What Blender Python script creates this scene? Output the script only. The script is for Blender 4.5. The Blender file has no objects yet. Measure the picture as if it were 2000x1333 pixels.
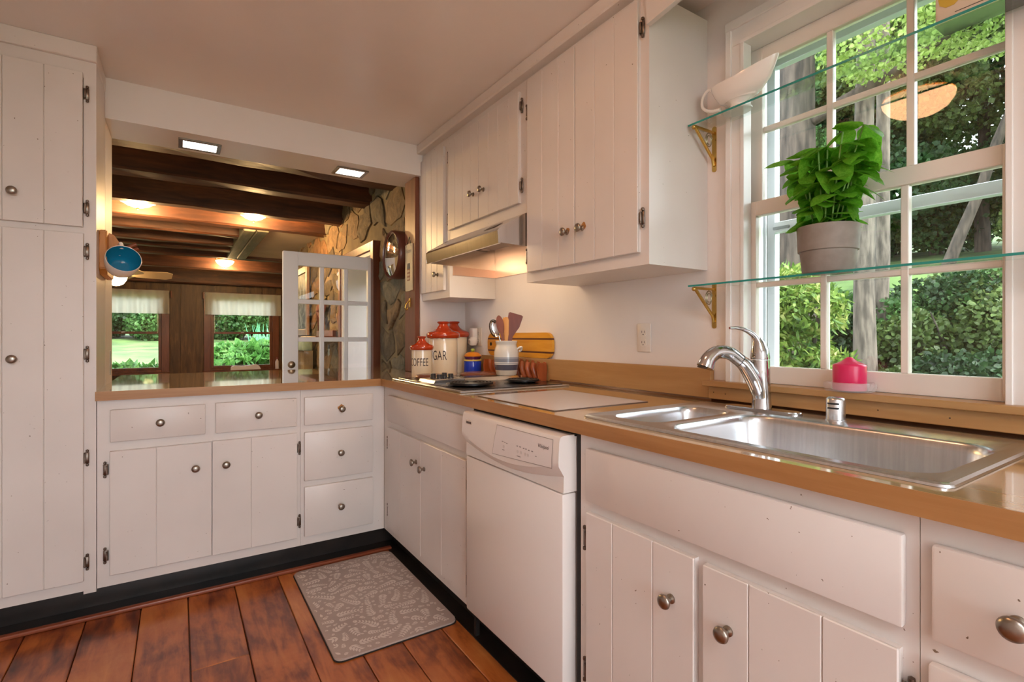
import bpy, bmesh, math, random
import numpy as np
from mathutils import Matrix, Vector
PI = math.pi
S = bpy.context.scene
COL = S.collection
random.seed(7)

# ------------------------------------------------------------------ camera, sky, light, exposure
cam_d = bpy.data.cameras.new('camera'); cam = bpy.data.objects.new('camera', cam_d); COL.objects.link(cam)
cam_d.sensor_width = 36.0; cam_d.lens = 997/2000*36; cam_d.shift_y = -9/2000; cam_d.clip_start = 0.02; cam_d.clip_end = 300
cam.location = (0, 0, 1.14); cam.rotation_euler = (PI/2, 0, -math.radians(33.17))
S.camera = cam
S.view_settings.view_transform = 'Standard'; S.view_settings.look = 'None'
S.view_settings.gamma = 1.0; S.view_settings.use_curve_mapping = False
S.view_settings.exposure = 0.76
W = bpy.data.worlds.new('overcast_sky'); S.world = W; W.use_nodes = True
bg = W.node_tree.nodes['Background']; bg.inputs[0].default_value = (0.86, 0.94, 1.0, 1); bg.inputs[1].default_value = 5.0
sun_d = bpy.data.lights.new('hazy_sun', 'SUN'); sun_d.energy = 3.0; sun_d.angle = math.radians(12); sun_d.color = (1, .95, .85)
sun = bpy.data.objects.new('hazy_sun', sun_d); COL.objects.link(sun); sun.rotation_euler = (math.radians(38), math.radians(-8), math.radians(20))
LAMP_K = 6.3       # kitchen fixture emission
LAMP_D = 12.0      # dining dome emission

# ------------------------------------------------------------------ materials
def lin(c):
    if isinstance(c, str):
        c = c.lstrip('#'); c = [int(c[i:i+2], 16)/255 for i in (0, 2, 4)]
    return tuple(x/12.92 if x <= .04045 else ((x+.055)/1.055)**2.4 for x in c)+(1,)
MATS = {}
class NT:
    def __init__(s, name):
        s.m = bpy.data.materials.new(name); s.m.use_nodes = True; s.t = s.m.node_tree; s.n = s.t.nodes
        s.b = s.n['Principled BSDF']; s.out = s.n['Material Output']; MATS[name] = s.m
    def add(s, ty, **k):
        o = s.n.new(ty)
        for a, v in k.items(): setattr(o, a, v)
        return o
    def link(s, a, b): s.t.links.new(a, b)
    def coords(s, scale=(1, 1, 1), rnd=False):
        tc = s.add('ShaderNodeTexCoord'); mp = s.add('ShaderNodeMapping'); mp.inputs['Scale'].default_value = scale
        s.link(tc.outputs['Object'], mp.inputs[0])
        if rnd:
            oi = s.add('ShaderNodeObjectInfo'); mm = s.add('ShaderNodeMath', operation='MULTIPLY'); mm.inputs[1].default_value = 37.0
            s.link(oi.outputs['Random'], mm.inputs[0]); s.link(mm.outputs[0], mp.inputs['Location'])
        return mp.outputs[0]
    def noise(s, vec, scale=5, detail=4, rough=.5, dist=0):
        n = s.add('ShaderNodeTexNoise'); n.inputs['Scale'].default_value = scale; n.inputs['Detail'].default_value = detail
        n.inputs['Roughness'].default_value = rough; n.inputs['Distortion'].default_value = dist
        if vec is not None: s.link(vec, n.inputs[0])
        return n.outputs[0]
    def ramp(s, fac, stops):
        r = s.add('ShaderNodeValToRGB'); e = r.color_ramp.elements
        while len(e) < len(stops): e.new(.5)
        for el, (p, c) in zip(e, stops): el.position = p; el.color = lin(c) if not isinstance(c, (int, float)) else (c, c, c, 1)
        s.link(fac, r.inputs[0]); return r.outputs[0]
    def bump(s, h, strength=.3, dist=.01):
        b = s.add('ShaderNodeBump'); b.inputs['Strength'].default_value = strength; b.inputs['Distance'].default_value = dist
        s.link(h, b.inputs['Height']); s.link(b.outputs[0], s.b.inputs['Normal'])
    def set(s, **k):
        for a, v in k.items():
            a = {'rough': 'Roughness', 'metal': 'Metallic', 'spec': 'Specular IOR Level', 'coat': 'Coat Weight', 'coatr': 'Coat Roughness',
                 'trans': 'Transmission Weight', 'ior': 'IOR', 'color': 'Base Color', 'sheen': 'Sheen Weight', 'sss': 'Subsurface Weight'}[a]
            s.b.inputs[a].default_value = lin(v) if a == 'Base Color' else v
        return s
def flat(name, c, rough=.5, metal=0, **k):
    t = NT(name); t.set(color=c, rough=rough, metal=metal, **k); return t.m
def vary(name, c1, c2, scale=3, rough=.5, metal=0, stretch=(1, 1, 1), bump=0, detail=4, lo=.35, hi=.65, rnd=False, **k):
    t = NT(name); v = t.coords(stretch, rnd); n = t.noise(v, scale, detail)
    t.link(t.ramp(n, [(lo, c1), (hi, c2)]), t.b.inputs[0]); t.set(rough=rough, metal=metal, **k)
    if bump: t.bump(n, bump, .01)
    return t.m
def wood(name, cols, stretch, rough=.4, scale=6, bump=.15, rnd=False, **k):
    t = NT(name); v = t.coords(stretch, rnd); n = t.noise(v, scale, 8, .62, .6); n2 = t.noise(v, scale*.35, 3)
    mx = t.add('ShaderNodeMath', operation='ADD'); t.link(n, mx.inputs[0]); t.link(n2, mx.inputs[1])
    hf = t.add('ShaderNodeMath', operation='MULTIPLY'); hf.inputs[1].default_value = .5; t.link(mx.outputs[0], hf.inputs[0])
    st = [(.33+.34*i/(len(cols)-1), c) for i, c in enumerate(cols)]
    t.link(t.ramp(hf.outputs[0], st), t.b.inputs[0]); t.set(rough=rough, **k)
    if bump: t.bump(hf.outputs[0], bump, .006)
    return t.m
def emis(name, c, strength):
    t = NT(name); t.set(color=c, rough=.4); t.b.inputs['Emission Color'].default_value = lin(c); t.b.inputs['Emission Strength'].default_value = strength; return t.m
def glass(name, tint=(1, 1, 1), refl=1.0, f0=1.45):
    t = NT(name); t.n.remove(t.b)
    tr = t.add('ShaderNodeBsdfTransparent'); tr.inputs[0].default_value = tint+(1,)
    gl = t.add('ShaderNodeBsdfGlossy'); gl.inputs['Roughness'].default_value = .01
    fr = t.add('ShaderNodeFresnel'); fr.inputs[0].default_value = f0
    mm = t.add('ShaderNodeMath', operation='MULTIPLY'); mm.inputs[1].default_value = refl; t.link(fr.outputs[0], mm.inputs[0])
    mx = t.add('ShaderNodeMixShader'); t.link(mm.outputs[0], mx.inputs[0]); t.link(tr.outputs[0], mx.inputs[1]); t.link(gl.outputs[0], mx.inputs[2])
    t.link(mx.outputs[0], t.out.inputs[0]); return t.m
def leafmat(name, c1, c2, c3=None, scale=1.3, rough=.5, trans=.32, fine=9):
    t = NT(name); v = t.coords(); n = t.noise(v, scale, 3); n2 = t.noise(v, fine*3, 2)
    ad = t.add('ShaderNodeMath', operation='ADD'); t.link(n, ad.inputs[0]); t.link(n2, ad.inputs[1])
    hf = t.add('ShaderNodeMath', operation='MULTIPLY'); hf.inputs[1].default_value = .5; t.link(ad.outputs[0], hf.inputs[0])
    c = t.ramp(hf.outputs[0], [(.36, c1), (.52, c2), (.66, c3 or c2)])
    t.link(c, t.b.inputs[0]); t.set(rough=rough, spec=.3)
    tl = t.add('ShaderNodeBsdfTranslucent'); t.link(c, tl.inputs[0])
    mx = t.add('ShaderNodeMixShader'); mx.inputs[0].default_value = trans
    t.link(t.b.outputs[0], mx.inputs[1]); t.link(tl.outputs[0], mx.inputs[2]); t.link(mx.outputs[0], t.out.inputs[0]); return t.m

# paint
def paint(name, c1, c2, rough=.35):
    t = NT(name); v = t.coords(); n = t.noise(v, 2.2, 3); sp = t.noise(v, 95, 2, .5)
    base = t.ramp(n, [(.35, c1), (.7, c2)])
    chip = t.ramp(sp, [(.755, 0.0), (.775, 1.0)])
    mx = t.add('ShaderNodeMix', data_type='RGBA'); t.link(chip, mx.inputs[0]); t.link(base, mx.inputs[6]); mx.inputs[7].default_value = lin('#7d6a58')
    t.link(mx.outputs[2], t.b.inputs[0]); t.set(rough=rough); nb = t.noise(v, 60, 3); t.bump(nb, .03, .002); return t.m
PAINT = paint('cream_cabinet_paint', '#dcd5cf', '#e6dfd9')
WALLP = vary('wall_paint', '#e6dfda', '#ece5e0', 2, .45)
CEILP = vary('ceiling_paint', '#ece4df', '#f2eae5', 1.5, .22)
SOFP = vary('soffit_paint', '#e8e3df', '#efeae6', 1.5, .22)
TRIMW = vary('white_trim_paint', '#e6e2dd', '#f0ece8', 3, .35)
SASHW = vary('sash_paint', '#e2d9ce', '#ebe3d9', 3, .4)
WHITE = flat('white_plastic', '#efece8', .35)
MAPLE = wood('maple_laminate', ['#bb9868', '#c7a678', '#d0b287'], (1.2, 9, 9), .075, 4, .0, coat=1.0, coatr=.03, spec=.8)
MAPLEY = wood('maple_laminate_long', ['#bb9868', '#c7a678', '#d0b287'], (9, 1.2, 9), .10, 4, .0, coat=1.0, coatr=.06, spec=.8)
EDGE = wood('oak_edge_band', ['#9c6c3c', '#aa7a48', '#b38654'], (1, 1, 14), .4, 4, .05)
SPLASH = wood('maple_backsplash', ['#a57a4a', '#b38957', '#bf9766'], (10, .8, 10), .35, 3, .05)
KNOB = vary('brushed_nickel', '#8d857b', '#a59c92', 30, .3, 1.0)
HINGE = vary('aged_steel_hinge', '#6e6259', '#8d8177', 40, .35, 1.0)
STEEL = vary('stainless_steel', '#cccfd2', '#d9dbde', 4, .26, 1.0, (1, 40, 1))
STEELH = vary('hood_steel', '#c8c3bd', '#d6d1cb', 4, .16, 1.0, (1, 40, 1))
CHROME = flat('chrome', '#c9cbce', .1, 1.0)
BRASS = flat('brass', '#c8a65a', .25, 1.0)
BLACK = flat('black_plastic', '#1b1b1d', .35)
DARKGAP = flat('matte_black', '#191614', .7)
KICK = vary('black_toe_kick', '#16120f', '#2a211c', 9, .38)
APPL = flat('appliance_enamel', '#e9e3dd', .25)
APPLD = flat('appliance_grey', '#b9afa3', .35)
WGLASS = glass('window_glass', (.97, .99, .98), .9)
SHELFG = glass('shelf_glass', (.95, .985, .975), .35)
EDGEG = flat('green_glass_edge', '#2f8f86', .1)
SHOE = wood('redwood_shoe', ['#7a3a22', '#8c4a30', '#9a5538'], (1, 8, 8), .35, 5, .05)
BEAM = wood('old_beam', ['#331c14', '#51301f', '#7a492c'], (1.0, 7, 7), .55, 3.2, .5, rnd=True)
BEAMY = wood('grey_timber', ['#4b4a3e', '#6a6656', '#86806c'], (7, 1.0, 7), .6, 3.2, .6)
BARN = wood('barn_board', ['#342012', '#573c23', '#7a5833'], (7, 7, .9), .5, 3.0, .5, rnd=True)
POSTW = wood('post_wood', ['#5a2c18', '#74402a', '#8a5236'], (9, 9, .9), .45, 3.0, .2)
TRIMB = wood('brown_trim', ['#4a2616', '#6a3a22', '#80492c'], (8, 8, 1.0), .35, 3, .1)
PLAST = vary('plaster', '#c2b8a4', '#d2c9b6', 2, .7)
BURN = flat('dark_enamel', '#2a2523', .2)
COIL = flat('coil_element', '#241f1d', .42, .3)
STONEM = vary('mortar', '#66563f', '#86724f', 5, .9, bump=.6)
STONES = []
for i, (a, b) in enumerate([('#4f4230', '#8d7350'), ('#65503a', '#a5835a'), ('#5e5747', '#94886f'), ('#473d30', '#7d6a50'), ('#6d4e34', '#a87b50')]):
    t = NT('field_stone_%s' % 'abcde'[i]); v = t.coords((1, 1, 1), True); n = t.noise(v, 9, 8, .7, 1.2)
    t.link(t.ramp(n, [(.3, a), (.7, b)]), t.b.inputs[0]); t.set(rough=.75); t.bump(n, 1.0, .05); STONES.append(t.m)
# floor board: dark varnish with worn orange patches
t = NT('heart_pine_board'); v = t.coords((7, 1.1, 7), True); n = t.noise(v, 4, 8, .6, .5); v2 = t.coords((2.2, 1.5, 1), True); n2 = t.noise(v2, 1.7, 5, .6, .3)
ad = t.add('ShaderNodeMath', operation='MULTIPLY_ADD'); t.link(n2, ad.inputs[0]); ad.inputs[1].default_value = .65
ml = t.add('ShaderNodeMath', operation='MULTIPLY'); t.link(n, ml.inputs[0]); ml.inputs[1].default_value = .38; t.link(ml.outputs[0], ad.inputs[2])
t.link(t.ramp(ad.outputs[0], [(.35, '#431b0d'), (.44, '#7c3b1a'), (.53, '#b0602a'), (.68, '#c98044')]), t.b.inputs[0]); t.set(rough=.28, coat=.25, coatr=.15); t.bump(n, .25, .004)
PINE = t.m
RUGB = vary('mat_taupe', '#ac988e', '#baa69b', 3, .42)
RUGP = flat('mat_print', '#dfd2c8', .4)
REDG = flat('red_glaze', '#b23a16', .12, coat=.5)
CREAMG = vary('cream_glaze', '#e2cfb0', '#ecdcc0', 3, .15, coat=.5)
INK = flat('brown_ink', '#3a2622', .5)
INKG = flat('grey_ink', '#8b8480', .6)

# ------------------------------------------------------------------ mesh helpers
WM = {}
def link(o, parent=None):
    COL.objects.link(o); WM[o.name] = o.matrix_basis.copy()
    if parent is not None:
        o.parent = parent; o.matrix_parent_inverse = WM[parent.name].inverted()
    return o
def obj(name, me, mat=None, parent=None, loc=None, rot=None, scale=None):
    o = bpy.data.objects.new(name, me)
    if loc is not None or rot is not None or scale is not None:
        M = Matrix.LocRotScale(Vector(loc or (0, 0, 0)), None if rot is None else __import__('mathutils').Euler(rot), Vector(scale) if scale else None)
        o.matrix_basis = M
    if mat is not None and me is not None and not me.materials: me.materials.append(mat)
    return link(o, parent)
def thing(name, label, cat, loc, group=None):
    o = bpy.data.objects.new(name, None); o.location = loc; o.empty_display_size = .05; o.matrix_basis = Matrix.Translation(loc)
    link(o); o['label'] = label; o['category'] = cat
    if group: o['group'] = group
    return o
def tag(o, label, cat, group=None):
    o['label'] = label; o['category'] = cat
    if group: o['group'] = group
    return o
def struct(o): o['kind'] = 'structure'; return o
def stuff(o): o['kind'] = 'stuff'; return o
def sroot(name, loc=(0, 0, 0)):
    o = bpy.data.objects.new(name, None); o.matrix_basis = Matrix.Translation(loc); o.empty_display_size = .05; link(o); o['kind'] = 'structure'; return o
def fin(bm, name='m', smooth=None):
    bmesh.ops.recalc_face_normals(bm, faces=bm.faces)
    me = bpy.data.meshes.new(name); bm.to_mesh(me); bm.free()
    if smooth is not None:
        me.polygons.foreach_set('use_smooth', [True]*len(me.polygons)); me.set_sharp_from_angle(angle=math.radians(smooth))
    return me
def bbox(bm, x0, x1, y0, y1, z0, z1):
    if x0 > x1: x0, x1 = x1, x0
    if y0 > y1: y0, y1 = y1, y0
    if z0 > z1: z0, z1 = z1, z0
    v = [bm.verts.new(p) for p in [(x0, y0, z0), (x1, y0, z0), (x1, y1, z0), (x0, y1, z0), (x0, y0, z1), (x1, y0, z1), (x1, y1, z1), (x0, y1, z1)]]
    for f in [(0, 3, 2, 1), (4, 5, 6, 7), (0, 1, 5, 4), (1, 2, 6, 5), (2, 3, 7, 6), (3, 0, 4, 7)]: bm.faces.new([v[i] for i in f])
    return v
def box(x0, x1, y0, y1, z0, z1, bev=0, seg=1):
    bm = bmesh.new(); bbox(bm, x0, x1, y0, y1, z0, z1)
    if bev: bmesh.ops.bevel(bm, geom=list(bm.edges), offset=bev, segments=seg, affect='EDGES', profile=.5)
    return fin(bm, smooth=40 if seg > 1 else None)
def boxes(L, bev=0):
    bm = bmesh.new()
    for b in L: bbox(bm, *b)
    if bev: bmesh.ops.bevel(bm, geom=list(bm.edges), offset=bev, segments=1, affect='EDGES')
    return fin(bm)
def lathe_bm(bm, prof, seg=32, M=None, close=False):
    rings = []
    for r, z in prof:
        if r < 1e-5: rings.append([bm.verts.new((0, 0, z))])
        else: rings.append([bm.verts.new((r*math.cos(2*PI*i/seg), r*math.sin(2*PI*i/seg), z)) for i in range(seg)])
    for a, b in zip(rings, rings[1:]):
        if len(a) == 1 and len(b) == 1: continue
        for i in range(seg):
            j = (i+1) % seg
            if len(a) == 1: bm.faces.new([a[0], b[j], b[i]])
            elif len(b) == 1: bm.faces.new([a[i], a[j], b[0]])
            else: bm.faces.new([a[i], a[j], b[j], b[i]])
    vs = [v for r in rings for v in r]
    if M is not None: bmesh.ops.transform(bm, matrix=M, verts=vs)
    return vs
def lathe(prof, seg=32, M=None, smooth=50):
    bm = bmesh.new(); lathe_bm(bm, prof, seg, M); return fin(bm, smooth=smooth)
def tube_bm(bm, pts, rad, seg=10, caps=True, flatten=None):
    P = [Vector(p) for p in pts]; n = len(P)
    if not hasattr(rad, '__len__'): rad = [rad]*n
    T = [(P[min(i+1, n-1)]-P[max(i-1, 0)]).normalized() for i in range(n)]
    up = Vector((0, 0, 1)) if abs(T[0].z) < .9 else Vector((1, 0, 0))
    N = (up-T[0]*up.dot(T[0])).normalized(); rings = []
    for i in range(n):
        N = (N-T[i]*N.dot(T[i])).normalized(); B = T[i].cross(N); fl = flatten or 1.0
        rings.append([bm.verts.new(P[i]+N*rad[i]*fl*math.cos(2*PI*k/seg)+B*rad[i]*math.sin(2*PI*k/seg)) for k in range(seg)])
    for a, b in zip(rings, rings[1:]):
        for k in range(seg): bm.faces.new([a[k], a[(k+1) % seg], b[(k+1) % seg], b[k]])
    if caps: bm.faces.new(rings[0]); bm.faces.new(rings[-1][::-1])
def tube(pts, rad, seg=10, smooth=50, **k):
    bm = bmesh.new(); tube_bm(bm, pts, rad, seg, **k); return fin(bm, smooth=smooth)
def spline(pts, n=8):
    P = [Vector(p) for p in pts]; out = []
    Q = [P[0]*2-P[1]]+P+[P[-1]*2-P[-2]]
    for i in range(1, len(Q)-2):
        for k in range(n):
            t = k/n; a, b, c, d = Q[i-1:i+3]
            out.append(.5*((2*b)+(c-a)*t+(2*a-5*b+4*c-d)*t*t+(-a+3*b-3*c+d)*t**3))
    out.append(P[-1]); return out
def lerpl(a, n):  # resample radius list
    x = np.linspace(0, len(a)-1, n); return list(np.interp(x, range(len(a)), a))
def prism_bm(bm, poly, axis, a0, a1):
    def P(p, a): return {'x': (a, p[0], p[1]), 'y': (p[0], a, p[1]), 'z': (p[0], p[1], a)}[axis]
    A = [bm.verts.new(P(p, a0)) for p in poly]; B = [bm.verts.new(P(p, a1)) for p in poly]
    bm.faces.new(A); bm.faces.new(B[::-1])
    for i in range(len(poly)): j = (i+1) % len(poly); bm.faces.new([A[i], B[i], B[j], A[j]])
def prism(poly, axis, a0, a1, bev=0, smooth=None):
    bm = bmesh.new(); prism_bm(bm, poly, axis, a0, a1)
    if bev: bmesh.ops.bevel(bm, geom=list(bm.edges), offset=bev, segments=2, affect='EDGES')
    return fin(bm, smooth=smooth if smooth else (40 if bev else None))
def rrect(x0, x1, y0, y1, r, n=6):
    out = []
    for cx, cy, a in [(x1-r, y1-r, 0), (x0+r, y1-r, PI/2), (x0+r, y0+r, PI), (x1-r, y0+r, 1.5*PI)]:
        for i in range(n+1): out.append((cx+r*math.cos(a+PI/2*i/n), cy+r*math.sin(a+PI/2*i/n)))
    return out
def text_geo(s, size=1.0, thin=0.0):
    cu = bpy.data.curves.new('txt', 'FONT'); cu.body = s; cu.size = size; cu.align_x = 'CENTER'; cu.offset = thin; cu.resolution_u = 3
    o = bpy.data.objects.new('txt', cu); COL.objects.link(o); bpy.context.view_layer.update()
    me = bpy.data.meshes.new_from_object(o.evaluated_get(bpy.context.evaluated_depsgraph_get()))
    V = [tuple(v.co) for v in me.vertices]; F = [tuple(p.vertices) for p in me.polygons]
    bpy.data.objects.remove(o); bpy.data.meshes.remove(me); bpy.data.curves.remove(cu); return V, F
def mesh_from(V, F):
    me = bpy.data.meshes.new('m'); me.from_pydata([tuple(v) for v in V], [], F); me.update(); return me
def fbox(ax, h0, h1, d0, d1, z0, z1, bev=0, seg=1):
    return box(h0, h1, d0, d1, z0, z1, bev, seg) if ax == 'Y' else box(d0, d1, h0, h1, z0, z1, bev, seg)

# ------------------------------------------------------------------ shared hardware
def knob_mesh(sx=1.0):
    M = Matrix.Rotation(PI/2, 4, 'X')    # +Z -> -Y
    bm = bmesh.new(); lathe_bm(bm, [(0.0105, 0), (.0105, .003), (.006, .006), (.0055, .014), (.009, .018), (.0145, .0205), (.0165, .025), (.0145, .0295), (.008, .032), (0, .0325)], 20, M)
    return fin(bm, smooth=50)
KN = knob_mesh()
def hinge_mesh():
    bm = bmesh.new(); bbox(bm, -.009, .009, -.004, 0, -.022, .022); bmesh.ops.bevel(bm, geom=list(bm.edges), offset=.0015, segments=1, affect='EDGES')
    lathe_bm(bm, [(0, -.018), (.004, -.018), (.004, .018), (0, .018)], 10, Matrix.Translation((-.004, -.006, 0)))
    for z in (-.028, .028): lathe_bm(bm, [(0, -.007), (.005, -.004), (.0055, 0), (.005, .004), (0, .007)], 8, Matrix.Translation((.003, -.003, z)))
    return fin(bm, smooth=50)
HI = hinge_mesh()
def rotax(ax): return (0, 0, 0) if ax == 'Y' else (0, 0, -PI/2)
def at(ax, h, d, z): return (h, d, z) if ax == 'Y' else (d, h, z)
def add_knob(par, ax, h, d, z): return obj('knob', KN, KNOB, par, at(ax, h, d, z), rotax(ax))
def add_hinge(par, ax, h, d, z, flip=1): return obj('hinge', HI, HINGE, par, at(ax, h, d, z), rotax(ax), (flip, 1, 1) if ax == 'Y' else (flip, 1, 1))
def door(par, ax, h0, h1, z0, z1, d, grooves=(), knob=None, hinges=(), name='door', th=.018):
    # backing slab with separate boards in front
    if grooves:
        p = obj(name, fbox(ax, h0+.002, h1-.002, d+.004, d+th, z0+.002, z1-.002), PAINT, par)
        e = [h0]+sorted(grooves)+[h1]
        for a, b in zip(e, e[1:]):
            obj('board', fbox(ax, a+(.0006 if a != h0 else 0), b-(.0006 if b != h1 else 0), d, d+.0055, z0, z1, .0018), PAINT, p)
        obj('edge', fbox(ax, h0, h1, d+.0055, d+th, z0, z1), PAINT, p)
    else:
        p = obj(name, fbox(ax, h0, h1, d, d+th, z0, z1, .004, 2), PAINT, par)
    if knob: add_knob(p, ax, knob[0], d, knob[1])
    for (h, z, fl) in hinges: add_hinge(p, ax, h, d+.012, z, fl)
    return p
def worn_patch(par, ax, h, d, z, r, seed, mat):
    q = random.Random(seed); pl = [(h+r*(.55+.45*q.random())*math.cos(i*2*PI/11), z+r*(.6+.4*q.random())*math.sin(i*2*PI/11)) for i in range(11)]
    return obj('worn_patch', prism(pl, 'y' if ax == 'Y' else 'x', d-.0004, d+.001), mat, par)
CHIP = flat('bare_wood_chip', '#b27a3e', .6); STAIN = flat('yellowed_paint', '#d8c3a2', .4)
def carcass(par, ax, h0, h1, d0, d1, z0, z1):
    L = [(h0, h0+.018, d0+.02, d1, z0, z1), (h1-.018, h1, d0+.02, d1, z0, z1), (h0, h1, d0+.02, d1, z0, z0+.018), (h0, h1, d1-.012, d1, z0, z1)]
    if ax == 'X': L = [(c, d_, a, b, e, f) for (a, b, c, d_, e, f) in L]
    return obj('carcass', boxes(L), PAINT, par)

# ================================================================== ROOM SHELL
CZ = 2.325; WX = 1.585
# floor boards: wide boards running away from the camera
fl = struct(obj('floor', box(-1.0, 1.78, -2.5, 3.7, -.06, -.022), KICK))
seams = [-1.0, -.83, -.66, -.49, -.31, -.13, .035, .215, .395, .555, .70, .86, 1.0]
for i, (a, b) in enumerate(zip(seams, seams[1:])):
    ys = [-2.5, [-1.2, .1, -.6, 1.9, .6, 1.95, 2.05, -.4, .3, -1.0, .8, -.2][i % 12], 2.66]
    for y0, y1 in zip(ys, ys[1:]):
        dz = -.001*random.random()
        obj('plank', box(a+.0015, b-.0015, y0+.001, y1-.001, -.022, dz, .0025), PINE, fl)
struct(obj('ceiling', box(-1.0, 1.78, -2.5, 2.97, CZ, CZ+.08), CEILP))
struct(obj('wall_left', box(-1.08, -1.0, -2.5, 3.27, 0, CZ), WALLP))
struct(obj('wall_back', boxes([(-1.08, -.7, -2.58, -2.5, 0, CZ), (.9, 1.78, -2.58, -2.5, 0, CZ), (-.7, .9, -2.58, -2.5, 0, .5), (-.7, .9, -2.58, -2.5, 2.1, CZ)]), WALLP))  # opening added in this unseen wall to let fill daylight into the kitchen
# window wall with opening (Y .34..1.0, Z .985..2.12)
OY0, OY1, OZ0, OZ1 = .325, 1.02, .975, 2.118
struct(obj('wall_right', boxes([(WX, 1.78, -2.58, OY0, 0, CZ), (WX, 1.78, OY1, 3.0, 0, CZ), (WX, 1.78, OY0, OY1, 0, OZ0), (WX, 1.78, OY0, OY1, OZ1, CZ)]), WALLP))
struct(obj('wall_end', box(1.268, WX, 2.99, 3.17, 0, 2.42), WALLP))
struct(obj('trim_1', box(1.238, 1.268, 2.998, 3.172, .915, 2.14, .004), POSTW))     # dark post lining the wall end
# soffit above the pass-through, left jamb
struct(obj('wall_soffit', box(-.281, 1.262, 2.97, 3.26, 2.14, 2.42), SOFP))
struct(obj('wall_jamb', box(-1.0, -.2815, 2.99, 3.27, 0, 2.42), WALLP))
struct(obj('wall_soffit_side', box(1.262, 1.31, 3.17, 3.26, 2.14, 2.42), WALLP))

# ------------------------------------------------------------------ kitchen window
w = sroot('window_1', (WX, .67, .985))
obj('casing', boxes([(1.562, WX, .993, 1.053, .985, 2.1145), (1.562, WX, .292, .352, .985, 2.1145), (1.5625, WX, .293, 1.052, 2.115, 2.19),
                     (1.556, WX+.001, 1.036, 1.056, .984, 2.171), (1.556, WX+.001, .289, .31, .984, 2.171), (1.555, WX+.001, .288, 1.057, 2.170, 2.2),
                     (1.558, WX+.017, .990, 1.003, .984, 2.112), (1.558, WX+.017, .342, .355, .984, 2.112), (1.557, WX+.017, .341, 1.004, 2.111, 2.124)], .0015), TRIMW, w)
obj('jamb', boxes([(WX+.001, 1.775, 1.0175, 1.0195, .986, 2.112), (WX+.001, 1.775, .3255, .3275, .986, 2.112), (WX+.001, 1.7745, .326, 1.019, 2.1125, 2.1175), (1.606, 1.80, .326, 1.019, .9755, .9855)]), TRIMW, w)
def sash(x0, x1, y0, y1, z0, z1, st, bot, top, muny, munz, mw):
    L = [(x0, x1, y0, y0+st, z0, z1), (x0, x1, y1-st, y1, z0, z1), (x0, x1, y0+st, y1-st, z0, z0+bot), (x0, x1, y0+st, y1-st, z1-top, z1)]
    for m in muny: L.append((x0+.004, x1-.006, m-mw/2, m+mw/2, z0+bot, z1-top))
    for m in munz: L.append((x0+.0055, x1-.0075, y0+st, y1-st, m-mw/2, m+mw/2))
    s_ = obj('sash', boxes(L, .002), SASHW, w)
    # thin glazing bead
    ys = [y0+st]+sorted(muny)+[y1-st]; zs = [z0+bot]+sorted(munz)+[z1-top]
    for a, b in zip(ys, ys[1:]):
        for c, d in zip(zs, zs[1:]):
            xa = (x0+x1)/2
            pa = a+(mw/2 if a != ys[0] else 0)-.003; pb = b-(mw/2 if b != ys[-1] else 0)+.003
            pc = c+(mw/2 if c != zs[0] else 0)-.003; pd = d-(mw/2 if d != zs[-1] else 0)+.003
            obj('pane', box(xa, xa+.0025, pa, pb, pc, pd), WGLASS, s_)
    return s_
sash(1.603, 1.636, .328, 1.017, .987, 1.588, .042, .055, .048, [.765, .562], [1.311], .018)
sash(1.640, 1.672, .328, 1.017, 1.553, 2.112, .042, .045, .05, [.765, .562], [1.835], .018)
obj('parting_bead', boxes([(1.673, 1.69, 1.004, 1.0145, .987, 2.111), (1.673, 1.69, .3325, .343, .987, 2.111)]), TRIMW, w)
obj('storm_frame', boxes([(1.735, 1.765, .985, 1.012, .985, 2.11), (1.735, 1.765, .335, .36, .985, 2.11), (1.735, 1.765, .36, .985, 2.075, 2.11), (1.735, 1.765, .36, .985, .985, 1.01),
                          (1.728, 1.762, .36, .985, 1.50, 1.535), (1.705, 1.712, 1.0, 1.012, .985, 2.11), (1.69, 1.697, 1.004, 1.015, .985, 2.11)], .0015), flat('storm_aluminium', '#cfd3da', .35, .3), w)
obj('screen_latch', box(1.722, 1.729, .93, .985, 1.508, 1.517), flat('grey_metal', '#8b9096', .4, .7), w)
# window stool and apron (wood laminate)
st_ = struct(obj('trim_2', box(1.528, 1.604, .1, 1.128, .968, .987, .002), SPLASH))
struct(obj('trim_3', box(1.548, WX, -.6, 1.115, .924, .967, .002), SPLASH))

# ------------------------------------------------------------------ valance board over the window
vb = []
for i in range(25):
    y = 1.145-1.5*i/24; t_ = i/24
    z = 2.155+.045*(1-math.cos(2*PI*t_*2))*.5 if i else 2.15
    vb.append((y, z))
poly = vb+[(1.145-1.5, CZ-.001), (1.145, CZ-.001)]
struct(obj('trim_4', prism(poly, 'x', 1.268, 1.286), PAINT))
struct(obj('trim_5', boxes([(1.235, 1.288, -.36, 2.975, 2.27, 2.325)], .006), PAINT))     # crown strip over wall units

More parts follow.
